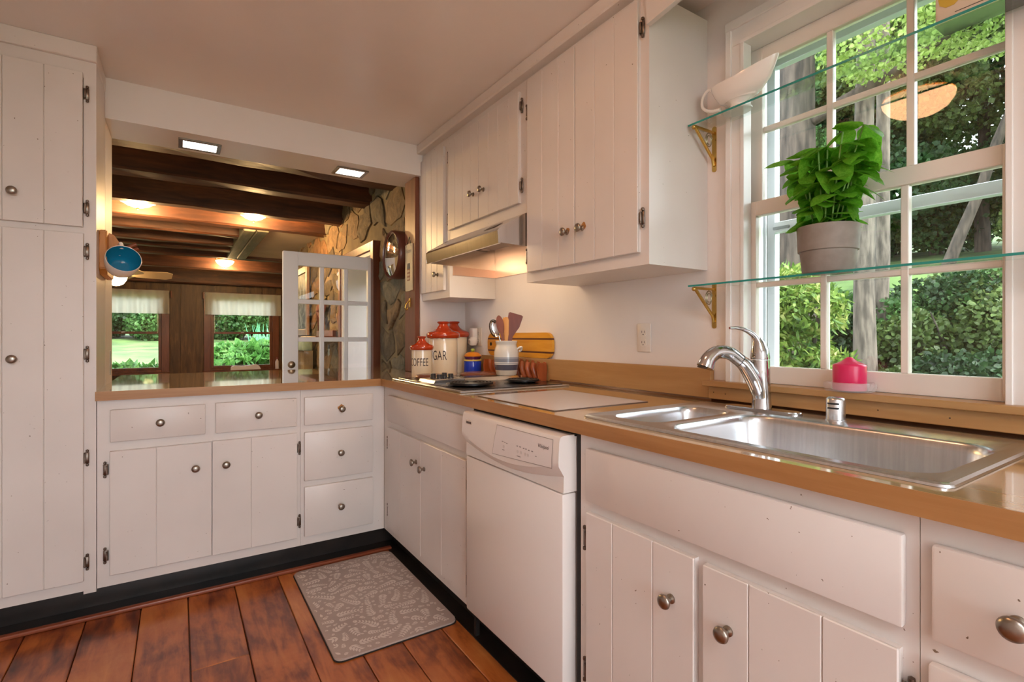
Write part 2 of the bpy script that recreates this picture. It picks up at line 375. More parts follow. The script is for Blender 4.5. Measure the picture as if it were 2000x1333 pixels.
# ================================================================== BASE UNITS, PENINSULA
YF = 2.684; YD = 2.666
c = thing('base_cabinet', 'white two-door base cabinet with two drawers under the pass-through counter, beside the tall pantry', 'cabinet', (.11, 2.98, .105), 'painted base cabinets')
obj('face_frame', box(-.279, .504, YF, YF+.02, .105, .8765), PAINT, c); carcass(c, 'Y', -.279, .504, YF, 3.28, .105, .8765)
door(c, 'Y', -.236, .102, .702, .836, YD, knob=(-.064, .771), name='drawer'); door(c, 'Y', .141, .486, .700, .838, YD, knob=(.315, .771), name='drawer')
door(c, 'Y', -.237, .1255, .152, .664, YD, [-.079], (.064, .556), [(-.250, .590, -1), (-.250, .236, -1)])
door(c, 'Y', .1285, .487, .150, .666, YD, [.286], (.182, .557), [(.497, .590, 1), (.497, .230, 1)])
c = thing('base_cabinet', 'white base cabinet with a stack of three drawers in the counter corner', 'cabinet', (.7, 2.98, .105), 'painted base cabinets')
obj('face_frame', box(.505, .929, YF, YF+.02, .105, .8765), PAINT, c); carcass(c, 'Y', .505, .929, YF, 3.28, .105, .8765)
d3 = door(c, 'Y', .521, .864, .699, .838, YD, knob=(.698, .770), name='drawer'); worn_patch(d3, 'Y', .70, YD, .775, .021, 3, CHIP); door(c, 'Y', .521, .864, .423, .665, YD, knob=(.693, .548), name='drawer'); door(c, 'Y', .521, .864, .149, .394, YD, knob=(.694, .274), name='drawer')
# ------------------------------------------------------------------ right run
XF = .93; XD = .912
c = thing('base_cabinet', 'white two-door base cabinet under the cooktop, left of the dishwasher', 'cabinet', (1.23, 2.18, .105), 'painted base cabinets')
obj('face_frame', box(XF, XF+.02, 1.685, 2.683, .105, .8765), PAINT, c); carcass(c, 'X', 1.685, 2.683, XF, 1.56, .105, .80)
door(c, 'X', 1.70, 2.583, .699, .834, XD, name='panel')
door(c, 'X', 2.150, 2.581, .147, .667, XD, [2.40], (2.195, .565), [(2.600, .583, -1), (2.597, .231, -1)])
door(c, 'X', 1.718, 2.148, .147, .667, XD, [1.93], (2.105, .552), [(1.708, .577, 1), (1.708, .216, 1)])
c = thing('base_cabinet', 'scuffed white sink base cabinet with wide false front, right of the dishwasher', 'cabinet', (1.23, .69, .105), 'painted base cabinets')
obj('face_frame', box(XF, XF+.02, .306, 1.075, .105, .8765), PAINT, c); carcass(c, 'X', .306, 1.075, XF, 1.56, .105, .72)
door(c, 'X', .322, 1.037, .699, .840, XD, name='panel')
door(c, 'X', .694, 1.036, .147, .669, XD, [.936, .806], (.752, .560), [(1.046, .595, -1), (1.046, .240, -1)])
door(c, 'X', .327, .672, .147, .665, XD, [.570, .437], (.612, .556), [(.316, .595, 1), (.316, .24, 1)])
c = thing('base_cabinet', 'white drawer base cabinet at the near end of the sink counter', 'cabinet', (1.23, -.15, .105), 'painted base cabinets')
obj('face_frame', box(XF, XF+.02, -.6, .305, .105, .8765), PAINT, c); carcass(c, 'X', -.6, .305, XF, 1.56, .105, .80)
door(c, 'X', -.12, .287, .699, .838, XD, knob=(.195, .767), name='drawer'); door(c, 'X', -.12, .291, .423, .664, XD, knob=(.195, .548), name='drawer'); door(c, 'X', -.12, .291, .149, .394, XD, knob=(.195, .274), name='drawer')
door(c, 'X', -.58, -.16, .149, .838, XD, [-.37], (-.2, .6), [])
# toe kicks
struct(obj('baseboard_back', box(-1.0, 1.0, 2.76, 2.775, 0, .104), KICK))
struct(obj('baseboard_right', box(1.0, 1.015, -.6, 2.76, 0, .104), KICK))
struct(obj('baseboard_floor', boxes([(-1.0, 1.0, 2.662, 2.76, -.022, .004), (.935, 1.0, -.6, 2.662, .0005, .004)]), KICK))
struct(obj('trim_6', box(-1.0, .955, 2.634, 2.662, 0, .016, .005, 2), SHOE))

# ------------------------------------------------------------------ dishwasher
d = thing('dishwasher', 'white built-in dishwasher with a curved grip and control panel', 'dishwasher', (1.2, 1.38, .02))
obj('tub', box(.935, 1.5, 1.092, 1.668, .10, .862), flat('tub_grey', '#8b857f', .4), d)
obj('gap_strip', boxes([(.93, .945, 1.078, 1.092, .02, .874), (.93, .945, 1.668, 1.683, .02, .874), (.925, .945, 1.092, 1.668, .862, .875)]), DARKGAP, d)  # near-black strips stand in for the dark gaps round the dishwasher
obj('door_panel', box(.885, .934, 1.100, 1.660, .142, .703, .004, 2), APPL, d)
bm = bmesh.new(); NY = 40; rows = []
for i in range(NY+1):
    t_ = i/NY; y = 1.097+.566*t_; sg = math.sin(PI*t_); a1 = .783-.040*sg; a2 = a1-.030+.006*sg
    bul = -.004*sg
    pr = [(.934, .866), (.884, .866), (.876+bul*.5, .863), (.872+bul, .852), (.868+bul, a1+.012), (.869+bul, a1), (.888, a1-.012 if False else a2), (.887, a2-.004), (.886, .707), (.934, .707)]
    rows.append([bm.verts.new((x, y, z)) for x, z in pr])
for a, b in zip(rows, rows[1:]):
    for k in range(len(a)): k2 = (k+1) % len(a); bm.faces.new([a[k], b[k], b[k2], a[k2]])
bm.faces.new(rows[0]); bm.faces.new(rows[-1][::-1])
con = obj('console', fin(bm, smooth=30), APPL, d)
# control window, printing
pw = [(1.125, .852), (1.415, .852), (1.44, .752), (1.125, .772)]
bm = bmesh.new()
def dwx(y, z):  # front surface of the console
    t_ = (y-1.097)/.566; return .868-.004*math.sin(PI*max(0, min(1, t_)))+(.004*max(0, z-.80)/.05)
def dwpatch(poly, off, ny=14, nz=6):
    bm = bmesh.new(); g = []
    (ya, za), (yb, zb), (yc, zc), (yd, zd) = poly
    for i in range(ny+1):
        u = i/ny; r = []
        for j in range(nz+1):
            v_ = j/nz; y = (ya*(1-u)+yb*u)*(1-v_)+(yd*(1-u)+yc*u)*v_; z = (za*(1-u)+zb*u)*(1-v_)+(zd*(1-u)+zc*u)*v_
            r.append(bm.verts.new((dwx(y, z)-off, y, z)))
        g.append(r)
    for a, b in zip(g, g[1:]):
        for j in range(nz): bm.faces.new([a[j], b[j], b[j+1], a[j+1]])
    return fin(bm, smooth=60)
obj('control_border', dwpatch([(1.1235, .8535), (1.4165, .8535), (1.440, .7545), (1.1235, .773)], .0008), flat('control_line', '#9b918a', .4), con)
obj('control_window', dwpatch([(1.125, .852), (1.4145, .852), (1.4375, .7565), (1.125, .775)], .0012), flat('control_face', '#e6e0dd', .2), con)
def dwtext(s, y, z, size, mat, name, sx=1.0, slant=0):
    V, F = text_geo(s, size); V = [(dwx(y-a*sx, z+b)-.0018, y-(a+slant*b)*sx, z+b) for a, b, _ in V]
    return obj(name, mesh_from(V, F), mat, con)
dwtext('Whirlpool', 1.165, .822, .015, INK, 'logo', .8, .15)
marks = []
for (y, z, w_, h_) in [(1.375, .806, .008, .002), (1.362, .805, .007, .002), (1.350, .804, .007, .002), (1.292, .806, .007, .003), (1.277, .806, .007, .003), (1.258, .805, .007, .003), (1.246, .805, .006, .003), (1.232, .804, .007, .003), (1.215, .804, .008, .003),
                       (1.37, .780, .012, .002), (1.284, .776, .02, .002), (1.197, .793, .006, .0015)]:
    marks.append((dwx(y, z)-.0019, dwx(y, z)-.0012, y-w_/2, y+w_/2, z-h_/2, z+h_/2))
stuff(obj('printed_marks', boxes(marks), INKG, con))
BTN = flat('button_grey', '#cfc7c2', .4)
for y, z in [(1.368, .791), (1.290, .790), (1.272, .790), (1.250, .789), (1.236, .789)]:
    obj('button', lathe([(0, 0), (.0048, 0), (.0048, .0006), (0, .0006)], 14, Matrix.Translation((dwx(y, z)-.0013, y, z)) @ Matrix.Rotation(-PI/2, 4, 'Y')), BTN, con)
obj('badge', box(.8682, .873, 1.590, 1.634, .826, .842), flat('badge_cream', '#ddd5cb', .3), con)
stuff(obj('badge_slots', boxes([(.8676, .8684, 1.593+.0048*i, 1.5955+.0048*i, .828, .836) for i in range(8)]), INK, con))

# ================================================================== WORKTOP
wt = thing('worktop', 'L-shaped honey maple laminate worktop with a wood edge band', 'countertop', (1.2, 2.7, .878))
CE = .902; YE = 2.656
obj('laminate', boxes([(-.281, 1.262, YE+.003, 3.72, .88, .914)]), MAPLE, wt)
obj('laminate', boxes([(CE+.003, WX-.002, YE+.003-.003, 2.988, .8801, .9141)] if False else [(1.262, WX-.002, YE+.003, 2.988, .88, .914)]), MAPLE, wt)
obj('laminate', boxes([(CE+.003, .968, -.6, YE+.003, .88, .914), (1.475, WX-.002, -.6, YE+.003, .88, .914), (.968, 1.475, 1.075, YE+.003, .88, .914), (.968, 1.475, -.6, .295, .88, .914)]), MAPLEY, wt)
obj('edge_band', prism([(-.283, YE), (CE, YE), (CE+.003, YE+.003), (-.283, YE+.003)], 'z', .877, .9145), EDGE, wt)
obj('edge_band', prism([(CE, -.6), (CE+.003, -.6), (CE+.003, YE+.003), (CE, YE)], 'z', .877, .9145), EDGE, wt)
obj('front_build_up', boxes([(CE+.003, .93, -.6, YE, .877, .88), (-.281, .93, YE+.003, 2.684, .877, .88)]), EDGE, wt)
# backsplash strip along the wall
bs = thing('backsplash', 'honey maple upstand board along the wall behind the cooktop', 'backsplash', (1.57, 2.0, .914))
obj('upstand', box(1.562, WX-.001, 1.118, 2.985, .9145, 1.026, .0015), SPLASH, bs)
obj('cove_strip', prism([(1.562, .9145), (1.562, .924), (1.558, .9195), (1.551, .9158), (1.546, .9145)], 'y', -.6, 2.04), flat('cove_metal', '#8a7263', .22, .9), bs)
nh = boxes([(1.5472, 1.5482, y-.0015, y+.0015, z-.0015, z+.0015) for y, z in [(1.095, .947), (1.05, .945), (.6, .945), (.45, .944)]])
stuff(obj('nail_holes', nh, DARKGAP, bs))

# ------------------------------------------------------------------ sink
sk = thing('sink', 'stainless steel double-bowl drop-in sink', 'sink', (1.22, .69, .914))
bm = bmesh.new()
SX0, SX1, SY0, SY1 = .950, 1.492, .274, 1.098; ZT = .9195
outer = rrect(SX0+.012, SX1-.012, SY0+.012, SY1-.012, .014)
bowls = [(1.005, 1.365, .885, 1.062, .05), (.985, 1.372, .308, .848, .07)]
def loop(pts, z): return [bm.verts.new((x, y, z)) for x, y in pts]
def ring_edges(vs): return [bm.edges.new((vs[i], vs[(i+1) % len(vs)])) for i in range(len(vs))]
def bridge(a, b):
    for i in range(len(a)): j = (i+1) % len(a); bm.faces.new([a[i], a[j], b[j], b[i]])
o0 = loop(outer, ZT); es = ring_edges(o0); inner = []
for (x0, x1, y0, y1, r) in bowls: L = loop(rrect(x0, x1, y0, y1, r, 8), ZT); inner.append(L); es += ring_edges(L)
bmesh.ops.triangle_fill(bm, use_beauty=True, use_dissolve=False, edges=es)
o1 = loop(rrect(SX0+.006, SX1-.006, SY0+.006, SY1-.006, .017), ZT+.0018); o2 = loop(rrect(SX0+.001, SX1-.001, SY0+.001, SY1-.001, .02), ZT-.001); o3 = loop(rrect(SX0, SX1, SY0, SY1, .021), .9145)
bridge(o0, o1); bridge(o1, o2); bridge(o2, o3)
for L, (x0, x1, y0, y1, r) in zip(inner, bowls):
    prev = L
    for ins, z in [(.003, ZT-.0015), (.006, ZT-.006), (.009, ZT-.02), (.016, ZT-.12), (.028, ZT-.148), (.05, ZT-.158)]:
        nx = loop(rrect(x0+ins, x1-ins, y0+ins, y1-ins, max(r-ins*.3, .02), 8), z); bridge(prev, nx); prev = nx
    bm.faces.new(prev)
obj('basin', fin(bm, smooth=40), STEEL, sk)
for (x0, x1, y0, y1, r) in bowls:
    obj('strainer', lathe([(0, .004), (.018, .004), (.03, .002), (.045, .003), (.046, 0)], 24, Matrix.Translation(((x0+x1)/2, (y0+y1)/2, ZT-.1575))), CHROME, sk)
# ------------------------------------------------------------------ faucet
fa = thing('faucet', 'chrome single-lever pull-out faucet arching over the sink', 'faucet', (1.44, .858, ZT))
bm = bmesh.new(); pl = rrect(1.415, 1.465, .742, .974, .024, 6)
prism_bm(bm, pl, 'z', ZT, ZT+.009); bmesh.ops.bevel(bm, geom=[e for e in bm.edges if abs(e.verts[0].co.z-ZT-.009) < 1e-5 and abs(e.verts[1].co.z-ZT-.009) < 1e-5], offset=.004, segments=3, affect='EDGES')
obj('base_plate', fin(bm, smooth=40), CHROME, fa)
bz = ZT+.009
obj('body', tube(spline([(1.44, .858, bz), (1.44, .858, bz+.03), (1.438, .859, bz+.07), (1.436, .860, bz+.11), (1.436, .860, bz+.142)], 6), lerpl([.028, .0255, .026, .027, .0262], 25), 24), CHROME, fa)
obj('spout', tube(spline([(1.434, .861, bz+.045), (1.418, .868, bz+.085), (1.394, .879, bz+.125), (1.378, .8865, bz+.14)], 7), lerpl([.022, .024, .0215, .019], 22), 20), CHROME, fa)
obj('seam_ring', tube([(1.3782, .8863, bz+.1402), (1.3768, .887, bz+.1411)], .0196, 20), BLACK, fa)
wd = obj('spray_wand', tube(spline([(1.3768, .887, bz+.1412), (1.345, .900, bz+.163), (1.31, .914, bz+.165), (1.285, .924, bz+.148), (1.273, .929, bz+.122)], 7), lerpl([.0190, .0195, .0195, .021, .0245], 29), 20), CHROME, fa)
obj('spray_face', lathe([(0, 0), (.021, 0), (.022, .002), (0, .002)], 20, Matrix.Translation((1.2728, .9292, bz+.1205)) @ Matrix.Rotation(.25, 4, 'Y')), BLACK, wd)
obj('lever_hub', tube([(1.436, .860, bz+.144), (1.436, .860, bz+.150), (1.435, .8605, bz+.17), (1.432, .862, bz+.192), (1.427, .864, bz+.205)], [.0262, .027, .0245, .018, .012], 22), CHROME, fa)
obj('lever', tube(spline([(1.431, .862, bz+.19), (1.42, .868, bz+.212), (1.40, .879, bz+.228), (1.375, .891, bz+.236), (1.352, .903, bz+.236)], 6), lerpl([.016, .0115, .009, .0075, .005], 25), 14, flatten=.7), CHROME, fa)
ag = thing('air_gap', 'short ribbed steel dishwasher air gap cap behind the sink', 'air gap', (1.44, .655, ZT))
obj('cap', lathe([(0, .062), (.016, .062), (.0205, .059), (.0225, .054), (.0225, .004), (.0245, .003), (.0245, 0), (0, 0)], 28, Matrix.Translation((1.44, .655, ZT))), STEEL, ag)
bm = bmesh.new()
for z in (.034, .046):
    for k in range(9):
        a = PI+.15+(k-4)*.14; lathe_bm(bm, [(0, -.0022), (.0018, -.0022), (.0018, .0022), (0, .0022)], 6, Matrix.Translation((1.44+.0224*math.cos(a), .655+.0224*math.sin(a), ZT+z)))
stuff(obj('slots', fin(bm), BLACK, ag))

# ------------------------------------------------------------------ glass cutting board insert
g = thing('glass_cutting_board', 'white glass cutting board insert with metal rim between cooktop and sink', 'cutting board', (1.15, 1.44, .914))
obj('rim', boxes([(.944, .950, 1.213, 1.680, .9145, .9165), (1.346, 1.352, 1.213, 1.680, .9145, .9165), (.950, 1.346, 1.213, 1.219, .9145, .9165), (.950, 1.346, 1.674, 1.680, .9145, .9165)]), flat('rim_metal', '#8d7f78', .3, .8), g)
obj('glass_panel', box(.950, 1.346, 1.219, 1.674, .9145, .9162), flat('white_glass', '#e6e6ea', .18), g)

# ------------------------------------------------------------------ cooktop
ck = thing('cooktop', 'downdraft electric coil cooktop with a raised centre vent', 'cooktop', (1.21, 2.19, .914))
obj('frame', box(.934, 1.492, 1.802, 2.573, .9145, .921, .002), STEEL, ck)
obj('burner_tray', box(.962, 1.475, 1.832, 2.165, .921, .9235, .001), BURN, ck)
obj('burner_tray', box(.962, 1.475, 2.315, 2.55, .921, .9235, .001), BURN, ck)
obj('centre_vent', prism([(2.175, .921), (2.185, .939), (2.295, .939), (2.305, .921)], 'x', 1.0, 1.49), STEELH, ck)
stuff(obj('vent_slots', boxes([(1.16+.016*i, 1.168+.016*i, 2.195, 2.285, .9388, .9396) for i in range(19)]), BURN, ck))
cp = obj('control_panel', prism([(.985, .921), (.992, .934), (1.145, .940), (1.155, .921)], 'y', 2.168, 2.342), STEEL, ck)
kb = lathe([(.0165, 0), (.0165, .004), (.014, .006), (.0135, .02), (.012, .022), (0, .022)], 18)
for x, y in [(1.045, 2.235), (1.045, 2.305), (1.105, 2.235), (1.105, 2.305)]:
    k = obj('control_knob', kb, flat('knob_black', '#23282f', .3) if 'knob_black' not in MATS else MATS['knob_black'], cp, (x, y, .936+(x-1.045)*.03))
stuff(obj('knob_marks', boxes([(1.01, 1.022, 2.22, 2.25, .9352, .936), (1.07, 1.08, 2.225, 2.245, .9375, .9383), (1.01, 1.022, 2.29, 2.32, .9352, .936), (1.12, 1.13, 2.2, 2.34, .939, .9398)]), BURN, cp))
def coil(cx, cy, R_, turns):
    pts = []; n = int(turns*28)
    for i in range(n+1):
        a = 2*PI*turns*i/n; r = .022+(R_-.022)*i/n; pts.append((cx+r*math.cos(a), cy+r*math.sin(a), .936))
    b = obj('burner', tube(pts, .0042, 6), COIL, ck)
    obj('drip_bowl', lathe([(0, .0245-.02), (R_*.8, .006), (R_+.006, .0125), (R_+.012, .0125), (R_+.012, .011), (R_+.004, .0105), (R_*.8, .004), (0, .003)], 40, Matrix.Translation((cx, cy, .9205))), BURN, b)
    obj('coil_support', boxes([(cx-R_, cx+R_, cy-.002, cy+.002, .9285, .932), (cx-.002, cx+.002, cy-R_, cy+R_, .9285, .932)]), COIL, b)
coil(1.085, 1.995, .098, 5); coil(1.365, 2.0, .076, 4)
for nm, x, y, r in [('round copper-brown burner cover behind the cooktop knobs', 1.09, 2.436, .08), ('round copper-brown burner cover in front of the blue jar', 1.375, 2.436, .105)]:
    b = thing('burner_cover', nm, 'burner cover', (x, y, .9235), 'burner covers on the cooktop')
    obj('lid', lathe([(0, .021), (r*.75, .021), (r*.92, .018), (r, .011), (r, 0), (r*.97, 0), (r*.9, .013), (0, .016)], 40, Matrix.Translation((x, y, .9237))), flat('copper_brown', '#7d4a38', .25, .2) if 'copper_brown' not in MATS else MATS['copper_brown'], b)
    obj('rim', lathe([(r*.985, 0), (r+.002, .001), (r+.002, .005), (r*.985, .006)], 40, Matrix.Translation((x, y, .9237))), flat('rim_steel', '#9a8d85', .25, 1.0) if 'rim_steel' not in MATS else MATS['rim_steel'], b)

# ================================================================== CANISTERS AND UTENSILS
def canister(x, y, R_, hb, hl, word, wsize, ang, label, z0=.9145):
    c = thing('canister', label, 'canister', (x, y, z0), 'red-lidded stoneware canisters')
    M = Matrix.Translation((x, y, z0))
    bd = obj('jar', lathe([(0, 0), (R_*.97, 0), (R_, .004), (R_, hb-.004), (R_*.985, hb), (R_*.9, hb), (R_*.9, hb-.01), (0, hb-.01)], 40, M), CREAMG, c)
    L = R_*1.13
    obj('lid', lathe([(0, 0), (L*.97, 0), (L*1.03, hl*.07), (L*1.05, hl*.18), (L*1.02, hl*.29), (L*.90, hl*.36), (L*.66, hl*.44), (L*.42, hl*.58), (L*.30, hl*.74), (L*.27, hl*.82), (L*.36, hl*.9), (L*.40, hl*.95), (L*.36, hl*.99), (0, hl)], 40, Matrix.Translation((x, y, z0+hb+.0005))), REDG, c)
    if word:
        V, F = text_geo(word, wsize, -.0); W_ = []
        for a, b, _ in V:
            th = ang+a*.72/R_; W_.append((x+(R_+.0006)*math.cos(th), y+(R_+.0006)*math.sin(th), z0+hb*.42+b*1.3))
        obj('lettering', mesh_from(W_, F), INK, bd)
    return c
VA = math.atan2(-2.65, -1.15)
canister(1.138, 2.662, .056, .150, .076, 'COFFEE', .047, VA-.36, 'small cream canister lettered COFFEE with a red lid')
canister(1.30, 2.725, .083, .215, .098, 'SUGAR', .06, VA-.62, 'tall cream canister lettered SUGAR with a red lid')
canister(1.455, 2.895, .083, .222, .098, None, 0, 0, 'tall cream canister mostly hidden behind the SUGAR canister')
j = thing('lidded_jar', 'small cobalt blue lidded jar with orange top and green knob', 'jar', (1.485, 2.705, .9145)); M = Matrix.Translation((1.485, 2.705, .9145))
obj('body', lathe([(0, 0), (.05, 0), (.053, .004), (.053, .075), (.051, .079), (0, .079)], 36, M), flat('cobalt_glaze', '#1f3fc0', .12, coat=.4), j)
obj('yellow_band', lathe([(.0515, .078), (.0535, .080), (.0535, .085), (.0515, .087), (0, .087)], 36, M), flat('yellow_glaze', '#e6cf6a', .2), j)
obj('purple_neck', lathe([(.046, .086), (.045, .090), (.049, .098), (.0525, .103), (.0525, .105), (0, .105)], 36, M), flat('purple_glaze', '#5a2a55', .2), j)
ld = obj('lid', lathe([(.0535, .105), (.0545, .108), (.051, .112), (.044, .122), (.030, .130), (.014, .133), (0, .133)], 36, M), flat('orange_glaze', '#e08a1e', .15, coat=.4), j)
obj('knob', lathe([(0, .132), (.009, .134), (.0125, .141), (.0115, .148), (.006, .152), (0, .1525)], 20, M), flat('green_glaze', '#9ab54a', .2), ld)
# crock
CX_, CY_ = 1.428, 2.238
ckm = Matrix.Translation((CX_, CY_, .9398))
cr = thing('utensil_crock', 'stoneware crock with grey and navy bands holding utensils', 'crock', (CX_, CY_, .9398))
t = NT('banded_stoneware'); tc = t.add('ShaderNodeTexCoord'); sx = t.add('ShaderNodeSeparateXYZ'); t.link(tc.outputs['Object'], sx.inputs[0])
mr = t.add('ShaderNodeMapRange'); mr.inputs[1].default_value = .9398; mr.inputs[2].default_value = .9398+.178; t.link(sx.outputs[2], mr.inputs[0])
rr = t.add('ShaderNodeValToRGB'); rr.color_ramp.interpolation = 'CONSTANT'; e = rr.color_ramp.elements
bands = [(0, '#d8cbb6'), (.15, '#5d5a66'), (.31, '#d9d5cf'), (.335, '#8f8f96'), (.355, '#e0dcd5'), (.38, '#8d8f98'), (.48, '#a9aaae'), (.53, '#dcd6cb')]
while len(e) < len(bands): e.new(.5)
for el, (p, cc) in zip(e, bands): el.position = p; el.color = lin(cc)
t.link(mr.outputs[0], rr.inputs[0]); t.link(rr.outputs[0], t.b.inputs[0]); t.set(rough=.2, coat=.3); CROCK = t.m
cj = obj('jar', lathe([(0, 0), (.050, 0), (.054, .006), (.061, .045), (.0645, .085), (.064, .118), (.058, .142), (.0535, .152), (.053, .16), (.0565, .168), (.0575, .176), (.055, .178), (.051, .176), (.048, .155), (.055, .12), (.05, .012), (0, .012)], 44, ckm), CROCK, cr)
obj('lug_handle', tube(spline([(CX_+.03, CY_-.056, 1.075), (CX_+.042, CY_-.067, 1.085), (CX_+.054, CY_-.062, 1.083), (CX_+.058, CY_-.05, 1.069), (CX_+.054, CY_-.04, 1.063)], 5), .0055, 10), flat('pale_glaze', '#e6e0d5', .15), cj)
def handle_tool(name, label, base, top, r0, r1, mat):
    u = thing(name, label, 'utensil', base, 'utensils in the crock'); return u
WOODA = wood('cherry_wood', ['#6b2f16', '#84401f', '#9a5129'], (9, 9, 1), .4, 4, .05)
WOODB = wood('light_utensil_wood', ['#b9752f', '#cf8c42', '#dca25a'], (9, 9, 1), .45, 4, .05)
WOODC = wood('dark_utensil_wood', ['#5a2414', '#6f301c', '#833d26'], (9, 9, 1), .35, 4, .05)
zb_ = .954
# turner
def blade(pts2, origin, right, up, th, bev=.0):
    n = right.cross(up).normalized(); bm = bmesh.new()
    A = [bm.verts.new(origin+right*a+up*b-n*th/2) for a, b in pts2]; B = [bm.verts.new(origin+right*a+up*b+n*th/2) for a, b in pts2]
    bm.faces.new(A); bm.faces.new(B[::-1])
    for i in range(len(A)): k = (i+1) % len(A); bm.faces.new([A[i], B[i], B[k], A[k]])
    return fin(bm, smooth=40)
RGT = Vector((math.cos(math.radians(33.17)), -math.sin(math.radians(33.17)), 0))
def utensil(name, label, cat, tipoff, h, outline, mat, lean=.0):
    # outline drawn upright: (across, up) about the axis leaning from crock floor to the tip
    b = Vector((CX_-tipoff[0]*.3, CY_-tipoff[1]*.3, zb_)); tip = Vector((CX_+tipoff[0], CY_+tipoff[1], zb_+h)); up = (tip-b).normalized()
    r_ = (RGT-up*RGT.dot(up)).normalized()
    o = obj(name, blade(outline, b, r_, up, .008), mat); tag(o, label, cat, 'utensils in the crock'); return o
H_ = .285
def spoon_outline(h, hw, bw, bl):
    L = [(-hw, 0), (hw, 0), (hw, h-bl)]; n = 9
    R1 = [(bw*math.sin(PI*(.1+.9*i/n)), h-bl+bl*(1-math.cos(PI*(.1+.9*i/n)))/2) for i in range(n+1)]
    return L+R1+[(-a, b) for a, b in R1[::-1][1:]]+[(-hw, h-bl)]
utensil('turner', 'wide dark wooden turner standing upright in the crock', 'spatula', (RGT.x*.045, RGT.y*.045), .305, [(-.009, 0), (.009, 0), (.011, .19), (.022, .215), (.036, .245), (.044, .302), (.036, .307), (-.026, .313), (-.033, .308), (-.032, .25), (-.025, .222), (-.012, .2)], WOODC)
utensil('wooden_spoon', 'cherry wood spoon leaning left in the crock', 'spoon', (-RGT.x*.04, -RGT.y*.04), .29, spoon_outline(.30, .007, .02, .10), WOODA)
utensil('wooden_spoon', 'pale wooden spoon in the middle of the crock', 'spoon', (-RGT.x*.016+.012, -RGT.y*.016+.012), .285, spoon_outline(.288, .006, .014, .12), WOODB)
utensil('wooden_spatula', 'narrow golden wooden spatula beside the turner in the crock', 'spatula', (-.004, -.006), .285, [(-.006, 0), (.006, 0), (.008, .17), (.012, .2), (.013, .27), (.008, .285), (-.006, .287), (-.011, .275), (-.011, .2), (-.007, .17)], WOODB)
u = thing('steel_spoon', 'slotted stainless steel spoon leaning out of the crock to the left', 'spoon', (CX_-.04, CY_+.02, zb_), 'utensils in the crock')
tp = Vector((CX_, CY_, 0))-RGT*.062
obj('handle', tube([(CX_+.01, CY_-.005, zb_), (tp.x+.02, tp.y-.012, zb_+.19)], .004, 8), CHROME, u)
bm = bmesh.new(); bmesh.ops.create_uvsphere(bm, u_segments=20, v_segments=12, radius=1)
bmesh.ops.delete(bm, geom=[v for v in bm.verts if v.co.z > .12], context='VERTS')
upv = (Vector((tp.x, tp.y, zb_+.28))-Vector((CX_, CY_, zb_))).normalized(); rv = (RGT-upv*RGT.dot(upv)).normalized(); nv = rv.cross(upv)
if nv.y < 0: nv = -nv
Mx = Matrix(((rv.x, upv.x, -nv.x, 0), (rv.y, upv.y, -nv.y, 0), (rv.z, upv.z, -nv.z, 0), (0, 0, 0, 1)))
bmesh.ops.transform(bm, matrix=Matrix.Translation(Vector((tp.x, tp.y, zb_+.228))) @ Mx @ Matrix.Diagonal((.027, .048, .014, 1)), verts=bm.verts)
obj('bowl', fin(bm, smooth=60), CHROME, u)
# wooden slat basket
WOODK = wood('basket_wood', ['#8a3f1a', '#a5532a', '#bb6a3a'], (9, 9, 1), .3, 4, .05)
bk = thing('wooden_basket', 'spiral-cut cherry wood basket of curved ribs against the wall', 'basket', (1.53, 2.33, .9148))
for i in range(9):
    y = 2.09+.052*i+(.012 if i > 5 else 0); yb = y+.02
    hgt = .086-.004*math.cos(i*.8); x0, x1 = 1.508, 1.552
    pts = spline([(x1, y-.02, .9275+hgt), (x1-.004, y-.01, .9275+hgt*.5), (x1-.02, y-.002, .935), (1.53, y, .9295), (x0+.008, y+.006, .937), (x0-.004, y+.012, .9275+hgt*.55), (x0+.004, y+.02, .9275+hgt*.95)], 4)
    if pts[0].y < 1.81: continue
    bm = bmesh.new(); tube_bm(bm, pts, .0125, 8, flatten=.42); obj('rib', fin(bm, smooth=50), WOODK, bk)
obj('end_panel', prism([(1.505, .916), (1.552, .916), (1.557, .97), (1.552, 1.006), (1.503, 1.008), (1.498, .97)], 'y', 2.055, 2.066, .003), WOODK, bk)
obj('end_panel', prism([(1.505, .916), (1.552, .916), (1.557, .97), (1.552, 1.006), (1.503, 1.008), (1.498, .97)], 'y', 2.595, 2.606, .003), WOODK, bk)
obj('base_rail', boxes([(1.505, 1.52, 2.06, 2.6, .9148, .926), (1.535, 1.55, 2.06, 2.6, .9148, .926)]), WOODK, bk)
# cutting paddle leaning on the wall, on the upstand
cb = thing('cutting_board', 'paddle cutting board of golden wood with dark stripes leaning on the wall', 'cutting board', (1.572, 2.32, 1.027))
GOLD = wood('golden_board', ['#cf8a1e', '#dd9b2c', '#e6ab42'], (9, 1, 9), .35, 4, .02); DKS = flat('walnut_stripe', '#5a2a1c', .4)
out = rrect(2.03, 2.665, 1.0275, 1.160, .05, 8)
def clipz(poly, z0, z1):
    def cl(P, keep, z):
        o_ = []
        for i in range(len(P)):
            a, b = P[i], P[(i+1) % len(P)]
            if keep(a): o_.append(a)
            if keep(a) != keep(b): t = (z-a[1])/(b[1]-a[1]); o_.append((a[0]+(b[0]-a[0])*t, z))
        return o_
    return cl(cl(poly, lambda p: p[1] >= z0, z0), lambda p: p[1] <= z1, z1)
for z0, z1, m in [(1.02, 1.053, GOLD), (1.053, 1.062, DKS), (1.062, 1.122, GOLD), (1.122, 1.131, DKS), (1.131, 1.17, GOLD)]:
    obj('strip', prism(clipz(out, z0, z1), 'x', 1.566, 1.582), m, cb)
